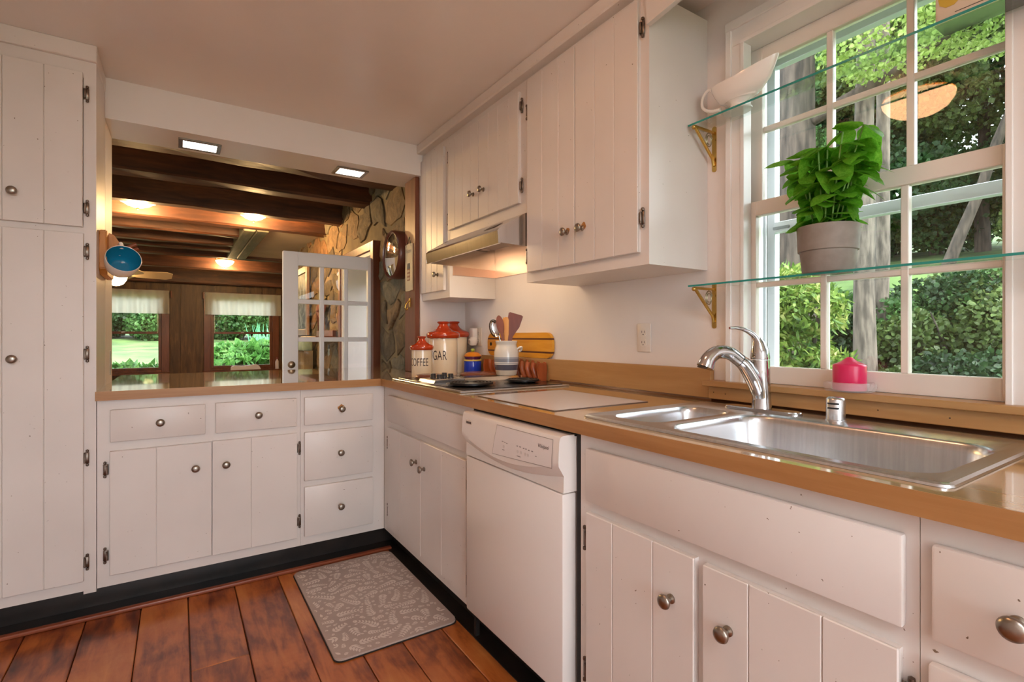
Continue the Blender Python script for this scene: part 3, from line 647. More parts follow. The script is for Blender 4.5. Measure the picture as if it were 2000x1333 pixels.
obj('hang_hole', lathe([(0, 0), (.011, 0), (.011, .001), (0, .001)], 18, Matrix.Translation((1.5658, 2.625, 1.095)) @ Matrix.Rotation(-PI/2, 4, 'Y')), DARKGAP, cb)

# outlets
def outlet(y, z, label):
    o = thing('wall_outlet', label, 'outlet', (WX, y, z), 'wall outlets')
    p = obj('cover_plate', box(WX-.006, WX-.0005, y-.036, y+.036, z-.058, z+.058, .003, 2), flat('ivory_plate', '#e6dcd0', .35) if 'ivory_plate' not in MATS else MATS['ivory_plate'], o)
    for dz in (-.021, .021):
        r = obj('receptacle', prism(rrect(y-.0165, y+.0165, z+dz-.0145, z+dz+.0145, .009), 'x', WX-.0085, WX-.006), MATS['ivory_plate'], o)
        stuff(obj('slots', boxes([(WX-.0088, WX-.0084, y-.0075, y-.0055, z+dz-.002, z+dz+.007), (WX-.0088, WX-.0084, y+.0055, y+.0075, z+dz-.002, z+dz+.007), (WX-.0088, WX-.0084, y-.0025, y+.0025, z+dz-.010, z+dz-.006)]), BLACK, r))
outlet(1.441, 1.135, 'white duplex outlet on the wall left of the faucet'); outlet(2.80, 1.138, 'white duplex outlet behind the crock with a plug-in night light')
n = thing('night_light', 'white plug-in night light in the outlet behind the blue jar', 'night light', (1.55, 2.815, 1.1))
obj('shade', box(1.538, 1.575, 2.80, 2.85, 1.12, 1.192, .006, 2), WHITE, n); nb = obj('housing', lathe([(0, -.03), (.02, -.028), (.029, -.01), (.03, .006), (.022, .02), (.008, .026), (0, .026)], 22, Matrix.Translation((1.548, 2.815, 1.112))), WHITE, n)
obj('sensor', lathe([(0, 0), (.012, 0), (.012, .002), (0, .002)], 16, Matrix.Translation((1.5165, 2.806, 1.106)) @ Matrix.Rotation(-PI/2, 4, 'Y')), flat('sensor_grey', '#b7aaa0', .3), nb)

# ================================================================== WALL UNITS
XU = 1.282; XUD = 1.266
u = thing('wall_cabinet', 'tall narrow white wall cabinet in the corner beside the range hood', 'cabinet', (1.43, 2.8, 1.362), 'painted wall cabinets')
obj('carcass', box(XU, WX-.001, 2.603, 2.988, 1.362, 2.27), PAINT, u)
door(u, 'X', 2.655, 2.980, 1.405, 2.228, XUD, [2.74, 2.82, 2.90], (2.73, 1.50), [(2.985, 2.15, -1), (2.985, 1.50, -1)])
u = thing('wall_cabinet', 'short two-door white wall cabinet above the range hood', 'cabinet', (1.43, 2.22, 1.69), 'painted wall cabinets')
obj('carcass', box(XU, WX-.001, 1.843, 2.602, 1.685, 2.27), PAINT, u)
door(u, 'X', 2.250, 2.596, 1.735, 2.232, XUD, [2.33, 2.42, 2.51], (2.30, 1.868), [(2.606, 2.15, -1), (2.606, 1.80, -1)])
door(u, 'X', 1.888, 2.246, 1.735, 2.232, XUD, [1.97, 2.06, 2.15], (2.195, 1.868), [(1.874, 2.165, 1), (1.874, 1.81, 1)])
u = thing('wall_cabinet', 'tall two-door white wall cabinet beside the window', 'cabinet', (1.43, 1.49, 1.376), 'painted wall cabinets')
obj('carcass', box(XU, WX-.001, 1.146, 1.842, 1.376, 2.27), PAINT, u)
d4 = door(u, 'X', 1.503, 1.818, 1.418, 2.25, XUD, [1.60, 1.71], (1.545, 1.545), [(1.830, 2.12, -1), (1.830, 1.49, -1)]); worn_patch(d4, 'X', 1.541, XUD, 1.551, .013, 5, CHIP)
d5 = door(u, 'X', 1.182, 1.499, 1.418, 2.25, XUD, [1.29, 1.39], (1.455, 1.545), [(1.170, 2.155, 1), (1.170, 1.53, 1)]); worn_patch(d5, 'X', 1.449, XUD, 1.553, .017, 6, CHIP)
# range hood
h = thing('range_hood', 'stainless steel under-cabinet range hood above the cooktop', 'range hood', (1.36, 2.2, 1.53))
HY0, HY1 = 1.848, 2.598
obj('visor', prism([(1.578, 1.684), (1.28, 1.684), (1.262, 1.672), (1.146, 1.604), (1.135, 1.592), (1.140, 1.538), (1.152, 1.538), (1.152, 1.59), (1.272, 1.66), (1.578, 1.66)], 'y', HY0+.002, HY1, 0), STEELH, h)
obj('side_panel', prism([(1.578, 1.684), (1.28, 1.684), (1.262, 1.674), (1.15, 1.608), (1.136, 1.594), (1.138, 1.542), (1.578, 1.530)], 'y', HY0, HY0+.002), STEELH, h)
obj('side_panel', prism([(1.578, 1.684), (1.28, 1.684), (1.262, 1.674), (1.15, 1.608), (1.136, 1.594), (1.138, 1.542), (1.578, 1.530)], 'y', HY1, HY1+.002), STEELH, h)
obj('filter', box(1.29, 1.55, HY0+.04, HY1-.04, 1.645, 1.651), flat('filter_grey', '#8d8882', .4, .8), h)
obj('lining', boxes([(1.30, 1.583, 2.5985, 2.6025, 1.486, 1.56), (1.579, 1.584, 1.845, 2.6, 1.486, 1.66)]), flat('pinkish_steel_lining', '#d3b9aa', .3, .8), h)
obj('lamp_lens', box(1.172, 1.232, 1.98, 2.42, 1.588, 1.594), emis('hood_lamp', '#ffe2bf', 13.0), h)
obj('switch_plate', box(1.142, 1.146, 2.0, 2.12, 1.61, 1.616) if False else prism([(1.196, 1.6345), (1.238, 1.6595), (1.2375, 1.6605), (1.1955, 1.6355)], 'y', 1.97, 2.07), flat('switch_dark', '#6d6259', .3, .8), h)

# ------------------------------------------------------------------ pantry
p = thing('pantry_cabinet', 'floor-to-ceiling white pantry cabinet with two plank doors', 'cabinet', (-.63, 2.83, .105))
obj('carcass', box(-.99, -.2815, YF+.02, 2.985, .105, 2.26), PAINT, p)
obj('face_frame', boxes([(-.322, -.2815, YF, YF+.02, .093, 2.26), (-.99, -.95, YF, YF+.02, .105, 2.26), (-.95, -.322, YF, YF+.02, 2.19, 2.26), (-.95, -.322, YF, YF+.02, 1.55, 1.59), (-.95, -.322, YF, YF+.02, .105, .16)]), PAINT, p)
obj('crown', boxes([(-.99, -.278, YF-.016, 2.985, 2.258, CZ)], .003), PAINT, p)
door(p, 'Y', -.93, -.3235, 1.582, 2.206, YD, [-.675, -.558, -.440], (-.527, 1.692), [(-.312, 2.123, 1), (-.312, 1.66, 1)])
door(p, 'Y', -.93, -.3205, .150, 1.556, YD, [-.675, -.558, -.440], (-.527, 1.054), [(-.312, 1.485, 1), (-.312, 1.068, 1), (-.312, .647, 1), (-.312, .224, 1)])
sp = struct(obj('trim_7', box(-.2815, -.2795, 3.18, 3.205, .95, 1.07, .0005), flat('brushed_plate', '#a9a29a', .35, .9)))
# mug rack
r = thing('mug_rack', 'wooden mug rack with pegs mounted on the side of the pantry', 'mug rack', (-.28, 2.92, 1.4))
obj('back_board', prism([(2.755, 1.43), (2.80, 1.402), (3.02, 1.402), (3.06, 1.43), (3.06, 1.50), (2.99, 1.53), (2.87, 1.57), (2.79, 1.598), (2.76, 1.59)], 'x', -.2812, -.255, .004), WOODB, r)
obj('arm_block', prism([(-.2555, 1.594), (-.236, 1.585), (-.203, 1.53), (-.206, 1.505), (-.2555, 1.495)], 'y', 2.835, 2.86, .002), WOODB, r)
for y in (2.80, 2.93):
    obj('peg', tube([(-.256, y, 1.505), (-.20, y, 1.522), (-.155, y, 1.548)], [.009, .008, .0085], 12), WOODA, r)
# mug hanging by its handle
m = thing('mug', 'white mug with turquoise inside hanging from the mug rack', 'mug', (-.17, 2.74, 1.43))
axis = Vector((.26, -1.0, .48)).normalized(); cen = Vector((-.205, 2.765, 1.452))   # from base to mouth
upm = Vector((0, 0, 1)); sd = axis.cross(upm).normalized(); up2 = sd.cross(axis)
Mm = Matrix(((sd.x, up2.x, axis.x, cen.x), (sd.y, up2.y, axis.y, cen.y), (sd.z, up2.z, axis.z, cen.z), (0, 0, 0, 1)))
obj('shell', lathe([(0, -.045), (.034, -.045), (.046, -.038), (.056, -.02), (.0625, .01), (.0645, .045), (.0635, .048), (.0615, .047)], 40, Mm), flat('white_porcelain', '#efe9e2', .12), m)
obj('inner_glaze', lathe([(.0617, .0472), (.0605, .03), (.058, .005), (.052, -.018), (.042, -.036), (.030, -.040), (0, -.040)], 40, Mm), flat('turquoise_glaze', '#1c86ad', .12), m)
hp = [Mm @ Vector(q) for q in [(0, .060, .026), (0, .082, .030), (0, .093, .012), (0, .086, -.012), (0, .054, -.022)]]
obj('handle', tube(spline(hp, 6), .0075, 12), MATS['white_porcelain'], m)

# ------------------------------------------------------------------ recessed lights in the soffit
for x0, x1, lab in [(0.0, .19, 'rectangular soffit light nearer the pantry'), (.78, .965, 'rectangular soffit light nearer the stone wall')]:
    l = thing('soffit_light', lab, 'light', ((x0+x1)/2, 3.13, 2.14), 'recessed soffit lights')
    obj('bezel', boxes([(x0, x1, 3.055, 3.075, 2.132, 2.1398), (x0, x1, 3.185, 3.205, 2.132, 2.1398), (x0, x0+.02, 3.075, 3.185, 2.132, 2.1398), (x1-.02, x1, 3.075, 3.185, 2.132, 2.1398)], .001), flat('bezel_nickel', '#8f8a84', .25, 1.0) if 'bezel_nickel' not in MATS else MATS['bezel_nickel'], l)
    obj('lens', box(x0+.02, x1-.02, 3.075, 3.185, 2.134, 2.1395), emis('soffit_lens', '#fff2e6', 5.0) if 'soffit_lens' not in MATS else MATS['soffit_lens'], l)
kl = thing('dome_lamp', 'round flush dome lamp on the kitchen ceiling', 'ceiling lamp', (.30, 1.0, CZ))
obj('pan', lathe([(0, 0), (.14, 0), (.15, -.02), (.11, -.03), (0, -.03)], 40, Matrix.Translation((.30, 1.0, CZ-.0005))), BRASS, kl)
obj('shade', lathe([(.145, -.025), (.14, -.045), (.12, -.075), (.09, -.095), (.045, -.108), (0, -.112)], 40, Matrix.Translation((.30, 1.0, CZ))), emis('kitchen_dome', '#ffbd8a', LAMP_K*1.9), kl)
for (x, y, lab) in [(-.05, -1.3, 'rectangular fill light panel added on the unseen ceiling at the back of the kitchen')]:
    l = thing('fill_panel', lab, 'light', (x, y, CZ))  # glowing panel added out of view behind the camera to fill the kitchen
    obj('body', box(x-.34, x+.34, y-.62, y+.62, CZ-.05, CZ-.0005, .01, 2), WHITE, l)
    obj('diffuser', box(x-.32, x+.32, y-.60, y+.60, CZ-.075, CZ-.05, .01, 2), emis('fill_panel_glow', '#f6f6ff', LAMP_K*1.1), l)

# ================================================================== SHELVES AND WINDOW OBJECTS
def bracket(y, z, label):
    b = thing('shelf_bracket', label, 'bracket', (WX, y, z-.13), 'brass shelf brackets')
    obj('back_plate', prism(rrect(y-.008, y+.008, z-.142, z+.018, .007), 'x', WX-.004, WX-.0003), BRASS, b)
    obj('arm', box(1.472, WX-.003, y-.004, y+.004, z-.009, z-.0005, .001), BRASS, b)
    obj('brace', tube([(1.476, y, z-.006), (WX-.012, y, z-.098), (WX-.005, y, z-.12)], .0055, 10), BRASS, b)
    obj('end_ball', lathe([(0, -.008), (.006, -.005), (.008, 0), (.006, .005), (0, .008)], 14, Matrix.Translation((1.471, y, z-.0085))), BRASS, b)
    sc = [(1.552+(.020-.012*i/26)*math.cos(i*.42+.3), y, z-.037+(.027-.014*i/26)*math.sin(i*.42+.3)) for i in range(27)]
    obj('scroll', tube(sc, .0022, 8), flat('scroll_nickel', '#b9b39c', .25, 1.0) if 'scroll_nickel' not in MATS else MATS['scroll_nickel'], b)
for z, nm in [(1.862, 'upper'), (1.310, 'lower')]:
    bracket(1.117, z, 'scrolled brass bracket under the %s glass shelf next to the wall cabinet' % nm)
    bracket(.232, z, 'scrolled brass bracket under the %s glass shelf at its far right end' % nm)
    s_ = thing('glass_shelf', '%s glass shelf across the window' % nm, 'shelf', (1.525, .7, z))
    obj('glass_plate', box(1.4705, WX-.028, .2, 1.14, z, z+.006), SHELFG, s_)
    obj('polished_edge', box(1.469, 1.4705, .2, 1.14, z, z+.006), EDGEG, s_)
# gravy boat
gb = thing('gravy_boat', 'white porcelain gravy boat on the upper glass shelf', 'gravy boat', (1.515, .985, 1.868))
PORC = MATS['white_porcelain']; bm = bmesh.new(); rings = []; NS = 36
for (k, zc, wid, l0, l1, dz) in [(0, 0.0, .036, -.048, .048, 0), (1, .004, .037, -.049, .049, 0), (2, .010, .022, -.028, .028, 0), (3, .022, .017, -.022, .024, .0), (4, .032, .024, -.036, .046, .002), (5, .040, .037, -.058, .084, .003), (6, .058, .047, -.076, .112, .012), (7, .078, .051, -.086, .128, .026), (8, .092, .052, -.090, .137, .036)]:
    rg = []
    for i in range(NS):
        a = 2*PI*i/NS; c_, s_ = math.cos(a), math.sin(a); L = l1 if c_ > 0 else -l0
        yy = -c_*L                        # spout towards -Y
        ww = wid*s_*(1-.45*max(0, c_)**3 if k > 3 else 1)
        zz = zc+dz*(max(0, c_)**1.6*1.0)+(.008*max(0, -c_)**2 if k > 5 else 0)
        rg.append(bm.verts.new((1.515+ww, .985+yy, 1.8685+zz)))
    rings.append(rg)
inn = [bm.verts.new(v.co+Vector(((1.515-v.co.x)*.07, (.985-v.co.y)*.03, -.001))) for v in rings[-1]]; rings.append(inn)
low = [bm.verts.new((1.515+(v.co.x-1.515)*.6, .985+(v.co.y-.985)*.5, 1.8685+.034)) for v in inn]; rings.append(low)
for a, b in zip(rings, rings[1:]):
    for i in range(NS): k = (i+1) % NS; bm.faces.new([a[i], a[k], b[k], b[i]])
bm.faces.new(rings[0]); bm.faces.new(rings[-1])
obj('body', fin(bm, smooth=60), PORC, gb)
obj('handle', tube(spline([(1.515, 1.068, 1.965), (1.515, 1.09, 1.980), (1.515, 1.112, 1.965), (1.515, 1.115, 1.93), (1.515, 1.085, 1.905), (1.515, 1.045, 1.897)], 6), lerpl([.006, .0055, .005, .005, .006, .007], 31), 10), PORC, gb)
# basil
pb = thing('potted_basil', 'leafy basil plant in a two-tier taupe pot on the lower glass shelf', 'potted plant', (1.512, .708, 1.316))
TAUPE = vary('taupe_ceramic', '#857b73', '#92887f', 30, .6)
PM = Matrix.Translation((1.512, .708, 1.3163))
obj('pot', lathe([(0, 0), (.060, 0), (.063, .003), (.069, .058), (.0735, .060), (.0765, .128), (.0745, .128), (.071, .11), (0, .11)], 48, PM), TAUPE, pb)
obj('soil', lathe([(0, .112), (.0705, .112), (.0705, .109), (0, .109)], 30, PM), flat('potting_soil', '#3a2a1e', .9), pb)
LEAF = leafmat('basil_leaf', '#62a82c', '#74b836', '#8fcc48', 8, .35, .6, 6); STEMG = flat('basil_stem', '#7fae55', .5)
def leafmesh(curl, wid):
    bm = bmesh.new(); n = 7; V = []
    for i in range(n+1):
        t = i/n; w_ = wid*math.sin(PI*t**.85)**.62 if 0 < t < 1 else 0.0006; y = t; z = -curl*t*t
        V.append([bm.verts.new((sx*w_, y, z-.06*abs(sx)*0+.10*w_*(abs(sx)-.3)*(-1 if abs(sx) > .6 else 1))) for sx in (-1, -.55, 0, .55, 1)])
    for a, b in zip(V, V[1:]):
        for k in range(4): bm.faces.new([a[k], a[k+1], b[k+1], b[k]])
    return fin(bm, smooth=80)
LM = [leafmesh(.25, .36), leafmesh(.5, .40), leafmesh(.8, .36)]
rb = random.Random(11)
stems = []
for i in range(15):
    a = 2*PI*i/15+.3; r0 = .02+.02*(i % 3)/2; top = rb.uniform(.16, .25) if i % 3 else rb.uniform(.22, .275)
    sp_ = .06+.045*rb.random()
    x0, y0 = 1.512+r0*math.cos(a)*.7, .708+r0*math.sin(a)
    x1, y1 = 1.505+sp_*math.cos(a)*.55, .695+sp_*math.sin(a)-(.02 if i % 3 == 0 else 0)
    stems.append([(x0, y0, 1.428), ((x0+x1)/2, (y0+y1)/2, 1.428+top*.55), (x1, y1, 1.428+top)])
for S_ in stems:
    st_ = obj('stem', tube(spline(S_, 4), .0022, 6), STEMG, pb)
    for k, f in enumerate((.16, .34, .52, .70, .86, 1.0)):
        A = Vector(S_[0]).lerp(Vector(S_[1]), f*2) if f < .5 else Vector(S_[1]).lerp(Vector(S_[2]), f*2-1)
        for sgn in ((0, PI) if f < 1 else (0, PI, PI/2)):
            az = k*PI/2+sgn+rb.uniform(-.9, .9)+S_[0][0]*40; L = rb.uniform(.052, .080)*(1.0 if f > .6 else .9)
            obj('leaf', LM[rb.randrange(3)], LEAF, st_, A, (rb.uniform(-.5, .35), rb.uniform(-.3, .3), az), (L, L, L))
# candle and dish
dsh = thing('candle_dish', 'round clear pressed-glass dish on the window sill', 'dish', (1.556, .672, .987))
t = NT('clear_glass'); t.set(color='#f4f2f2', rough=.08)
_tr = t.add('ShaderNodeBsdfTransparent'); _mx = t.add('ShaderNodeMixShader'); _mx.inputs[0].default_value = .22; t.link(_tr.outputs[0], _mx.inputs[1]); t.link(t.b.outputs[0], _mx.inputs[2]); t.link(_mx.outputs[0], t.out.inputs[0]); CLG = t.m
obj('bowl', lathe([(0, .004), (.043, .004), (.045, .012), (.050, .024), (.057, .027), (.062, .024), (.0635, .014), (.058, .002), (0, 0)], 40, Matrix.Translation((1.556, .672, .9873))), CLG, dsh)
cd = thing('candle', 'pink pillar candle with a domed top on the glass dish', 'candle', (1.556, .672, .9915))
obj('wax', lathe([(0, 0), (.039, 0), (.0402, .002), (.0402, .066), (.039, .070), (.030, .074), (.018, .080), (.009, .088), (.005, .091), (0, .091)], 40, Matrix.Translation((1.556, .672, .9918))), flat('pink_wax', '#d6255c', .3, sss=.15), cd)
obj('wick', tube([(1.556, .672, 1.080), (1.556, .671, 1.092)], .0014, 6), INK, cd)
# tin on the upper shelf
tn = thing('decorated_tin', 'cream decorated tin with yellow and dark marks on the upper glass shelf', 'tin', (1.515, .40, 1.868))
obj('box', box(1.494, 1.556, .29, .462, 1.8685, 2.06, .004, 2), flat('cream_tin', '#d9c6b0', .45), tn)
obj('bottom_rim', box(1.493, 1.5565, .289, .463, 1.8683, 1.872, .001), flat('tin_dark', '#4a4038', .4), tn)
obj('yellow_flower', lathe([(0, 0), (.022, 0), (.022, .0008), (0, .0008)], 9, Matrix.Translation((1.4938, .434, 1.925)) @ Matrix.Rotation(-PI/2, 4, 'Y')), flat('mustard_print', '#c9a53a', .6), tn)
stuff(obj('printed_line', boxes([(1.4932, 1.494, .37, .425, 1.886, 1.8872), (1.4932, 1.494, .395, .402, 1.905, 1.925), (1.4932, 1.494, .378, .386, 1.915, 1.922)]), INK, tn))

# floor mat
fm = thing('floor_mat', 'taupe kitchen floor mat with a pale leaf print', 'mat', (.70, 2.21, 0))
obj('pad', prism(rrect(.458, .932, 1.818, 2.612, .03), 'z', .0005, .0105, .003), RUGB, fm)
obj('dark_edge', prism(rrect(.455, .935, 1.815, 2.615, .032), 'z', .0003, .004), DARKGAP, fm)
rm = random.Random(3); V = []; F = []
def pleaf(x, y, a, L, wd_):
    if not (.475 < x < .915 and 1.835 < y < 2.595): return
    ca, sa = math.cos(a), math.sin(a); b = len(V)
    pts = [(0, 0), (.25*L, wd_), (.6*L, wd_*.9), (L, 0), (.6*L, -wd_*.9), (.25*L, -wd_)]
    P_ = [(x+u*ca-v*sa, y+u*sa+v*ca) for u, v in pts]
    if any(not (.463 < q[0] < .927 and 1.823 < q[1] < 2.607) for q in P_): return
    V.extend([(q[0], q[1], .0108+.00003*(len(F) % 23)) for q in P_]); F.append(tuple(range(b, b+6)))
occ = set()
def cell(x, y): return (int(x/.0085), int(y/.0085))
def fern(x, y, a, n, cv, st, L0):
    pts = []; px, py, aa = x, y, a
    for k in range(n): px += st*math.cos(aa); py += st*math.sin(aa); aa += cv; pts.append((px, py, aa, L0*(1-.55*k/n)))
    need = set()
    for px, py, aa, L in pts:
        for u in (-1.0, -.5, 0, .5, 1.0): need.add(cell(px-math.sin(aa)*u*L*.8, py+math.cos(aa)*u*L*.8))
    if need & occ: return
    occ.update(need)
    for px, py, aa, L in pts:
        for sg in (1, -1): pleaf(px, py, aa+sg*.8, L, L*.19)
    pleaf(px, py, aa, L0*.5, L0*.09)
for size, tries in ((1.0, 500), (.72, 1600), (.5, 2500), (.34, 2500)):
    for q in range(tries):
        fern(rm.uniform(.46, .93), rm.uniform(1.82, 2.61), rm.uniform(0, 2*PI), rm.randint(5, 8) if size > .6 else rm.randint(2, 4), rm.uniform(-.13, .13), .0135*size, .027*size)
stuff(obj('leaf_print', mesh_from(V, F), RUGP, fm))

# ================================================================== DINING ROOM BEYOND THE PASS-THROUGH
DX = 1.30; FY = 11.5; ZB = 2.22
struct(obj('floor_dining', box(-2.6, 2.4, 3.7, FY+.1, -.06, 0), TRIMB))
cd_ = struct(obj('ceiling_dining', box(-2.6, 2.4, 3.26, FY+.1, 2.40, 2.46), wood('ceiling_boards', ['#2c1a12', '#3c2519', '#543423'], (1, 5, 5), .6, 3, .3)))
for y0, y1, x0, x1, dz in [(3.48, 3.665, -2.6, 1.34, .0), (4.12, 4.285, -2.6, 1.33, 0), (5.0, 5.13, -2.6, 1.33, 0), (5.63, 5.79, -2.6, 1.33, 0), (6.24, 6.37, -2.6, .55, .0), (6.94, 7.07, -2.6, .55, 0), (7.34, 7.5, -2.6, .55, 0), (8.0, 8.15, -2.6, 2.4, 0), (9.45, 9.62, -2.6, 2.4, 0), (11.2, 11.4, -2.6, 2.4, -.09)]:
    bm = bmesh.new(); nseg = 16; R_ = random.Random(int(y0*100)); rings = []
    for i in range(nseg+1):
        x = x0+(x1-x0)*i/nseg; j_ = lambda s=.007: R_.uniform(-s, s)
        rings.append([bm.verts.new(q) for q in [(x, y0+j_(), 2.405), (x, y0+j_(), ZB+dz+.014+j_(.004)), (x, y0+.014+j_(.004), ZB+dz+j_()), (x, y1-.014+j_(.004), ZB+dz+j_()), (x, y1+j_(), ZB+dz+.014+j_(.004)), (x, y1+j_(), 2.405)]])
    for a, b in zip(rings, rings[1:]):
        for k in range(6): k2 = (k+1) % 6; bm.faces.new([a[k], b[k], b[k2], a[k2]])
    bm.faces.new(rings[0]); bm.faces.new(rings[-1][::-1])
    obj('ceiling_beam', fin(bm), BEAM, cd_)
obj('trimmer_beam', box(.55, .665, 5.79, 8.0, ZB-.01, 2.405, .01), BEAMY, cd_); obj('trimmer_beam', box(.672, .79, 5.79, 8.0, ZB-.005, 2.405, .01), BEAMY, cd_)
obj('plaster_panel', box(.79, DX+.02, 5.79, 8.0, ZB+.04, 2.405), PLAST, cd_)
struct(obj('wall_dining_left', boxes([(-2.68, -2.6, 3.27, 3.4, 0, 2.46), (-2.68, -2.6, 4.7, FY+.1, 0, 2.46), (-2.68, -2.6, 3.4, 4.7, 0, .6), (-2.68, -2.6, 3.4, 4.7, 1.95, 2.46)]), PLAST))  # unseen opening added here so daylight reaches the door and stone wall
struct(obj('wall_dining_front', box(-2.6, -1.0, 3.19, 3.27, 0, 2.46), PLAST))
# stone wall with doorway
DY0, DY1, DZ1 = 4.0, 4.86, 1.80
sw = struct(obj('wall_stone', boxes([(DX+.024, 1.76, 3.17, DY0, 0, 2.42), (DX+.024, 1.76, DY1, 7.2, 0, 2.42), (DX+.024, 1.76, DY0, DY1, DZ1, 2.42)]), STONEM))
struct(obj('wall_dining_return', box(1.325, 2.48, 7.2, 7.3, 0, 2.42), PLAST)); struct(obj('wall_dining_right', box(2.4, 2.48, 7.3, FY+.1, 0, 2.46), PLAST))
rs = random.Random(5)
zrow = .55
while zrow < 2.38:
    hr = rs.uniform(.15, .25); y = 3.175-rs.uniform(0, .1)
    while y < 7.18:
        wr = rs.uniform(.2, .46); y0, y1 = max(y, 3.178), min(y+wr, 7.19); y += wr
        if y1-y0 < .08: continue
        z0, z1 = zrow, min(zrow+hr*rs.uniform(.88, 1.08), 2.40)
        segs = [(y0, y1)]
        if z0 < DZ1+.10:
            segs = []
            if y0 < DY0-.10: segs.append((y0, min(y1, DY0-.10)))
            if y1 > DY1+.09: segs.append((max(y0, DY1+.09), y1))
            if not segs: continue
        for a, b in segs:
            if b-a < .07: continue
            g_ = .003; n = 12; cy, cz = (a+b)/2, (z0+z1)/2; hy, hz = (b-a)/2-g_, (z1-z0)/2-g_; pr = rs.uniform(.016, .030)
            bm = bmesh.new(); ring0 = []; ring1 = []
            for i in range(n):
                an = 2*PI*i/n+.13; c_, s_ = math.cos(an), math.sin(an); k = 1/max(abs(c_), abs(s_)); k = 1+(k-1)*.9; q = rs.uniform(.86, 1.05)
                ry, rz = min(1, max(-1, c_*k*q)), min(1, max(-1, s_*k*q))
                ring0.append(bm.verts.new((DX+.03, cy+ry*hy, cz+rz*hz))); ring1.append(bm.verts.new((DX+.03-pr*.7, cy+ry*hy*.965, cz+rz*hz*.955)))
            ring2 = [bm.verts.new((DX+.03-pr-rs.uniform(-.004, .006), cy+(v.co.y-cy)*.62, cz+(v.co.z-cz)*.62)) for v in ring1]
            ce_ = bm.verts.new((DX+.03-pr-rs.uniform(-.003, .008), cy+rs.uniform(-.2, .2)*hy, cz+rs.uniform(-.2, .2)*hz))
            for A_, B_ in ((ring0, ring1), (ring1, ring2)):
                for i in range(n): k = (i+1) % n; bm.faces.new([A_[i], A_[k], B_[k], B_[i]])
            for i in range(n): bm.faces.new([ring2[i], ring2[(i+1) % n], ce_])
            for v in bm.verts:
                y_, z_ = v.co.y, v.co.z
                v.co.y += .045*math.sin(z_*11+y_*2.3)+.02*math.sin(z_*27+y_*9); v.co.z += .045*math.sin(y_*9.5+1)+.02*math.sin(y_*23+z_*6)
                v.co.y = max(v.co.y, 3.176)
                if z_ < DZ1+.14 and DY0-.10 < v.co.y < DY1+.09: v.co.y = DY0-.10 if cy < 4.4 else DY1+.09
            obj('stone', fin(bm, smooth=50), STONES[rs.randrange(5)], sw)
    zrow += hr
# doorway lining and French door
dr = sroot('door_1', (DX, 3.96, 0))
obj('frame', boxes([(DX-.02, 1.755, DY0-.018, DY0+.012, 0, DZ1-.013), (DX-.02, 1.755, DY1-.012, DY1+.018, 0, DZ1-.013), (DX-.021, 1.754, DY0-.018, DY1+.018, DZ1-.012, DZ1+.018)]), vary('pale_reveal', '#cdbfc2', '#d8cccd', 3, .5), dr)
obj('casing', boxes([(DX-.035, DX+.03, DY0-.09, DY0-.02, .0, DZ1+.09), (DX-.035, DX+.03, DY1+.02, DY1+.085, .0, DZ1+.09), (DX-.035, DX+.03, DY0-.02, DY1+.02, DZ1+.02, DZ1+.09)], .004), TRIMB, dr)
YD1 = 3.962; DXL, DXR = .629, 1.285; DT = 1.757
cols = [(.731, .883), (.914, 1.061), (1.091, 1.243)]; rowsz = [(1.413, 1.658), (1.134, 1.379), (.855, 1.100), (.576, .821), (.297, .542)]
L = [(DXL, cols[0][0]), (cols[0][1], cols[1][0]), (cols[1][1], cols[2][0]), (cols[2][1], DXR)]
bxs = [(DXL, cols[0][0], YD1, YD1+.042, .01, DT), (cols[2][1], DXR, YD1, YD1+.042, .01, DT), (cols[0][0], cols[2][1], YD1, YD1+.042, rowsz[0][1], DT), (cols[0][0], cols[2][1], YD1, YD1+.042, .01, rowsz[-1][0])]
for a, b in L[1:3]: bxs.append((a, b, YD1+.006, YD1+.036, rowsz[-1][0], rowsz[0][1]))
for (a0, a1), (b0, b1) in zip(rowsz, rowsz[1:]): bxs.append((cols[0][0], cols[2][1], YD1+.0075, YD1+.0345, b1, a0))
dl = obj('door_leaf', boxes(bxs, .003), flat('white_door_paint', '#eceef0', .35), dr)
bd = []
for (x0, x1) in cols:
    for (z0, z1) in rowsz:
        obj('pane', box(x0-.002, x1+.002, YD1+.019, YD1+.022, z0-.002, z1+.002), WGLASS, dl)
obj('deadbolt', lathe([(0, .012), (.014, .012), (.018, .009), (.024, .007), (.026, 0), (0, 0)], 26, Matrix.Translation((.685, YD1, .935)) @ Matrix.Rotation(PI/2, 4, 'X')), flat('antique_brass', '#9a8a74', .3, 1.0), dl)
obj('storm_door', boxes([(1.70, 1.74, DY0+.02, DY0+.1, .02, DZ1-.02), (1.70, 1.74, DY1-.1, DY1-.02, .02, DZ1-.02), (1.70, 1.74, DY0+.1, DY1-.1, DZ1-.12, DZ1-.02), (1.70, 1.74, DY0+.1, DY1-.1, .02, .7)]), flat('storm_mauve', '#c9bcc2', .5), dr)
# keys hanging on door glass, far side
k = thing('key_ring', 'bunch of keys hanging behind the glass door', 'keys', (1.22, 5.0, 1.1))
obj('tag', box(1.20, 1.215, 5.05, 5.07, 1.02, 1.06, .002), BLACK, k); obj('key', box(1.205, 1.209, 5.03, 5.055, .96, 1.022, .001), HINGE, k); obj('key', box(1.205, 1.209, 5.07, 5.085, .95, 1.022, .001), HINGE, k); obj('hook', tube([(1.21, 5.06, 1.06), (1.25, 5.06, 1.08), (1.32, 5.06, 1.08)], .004, 8), HINGE, k)
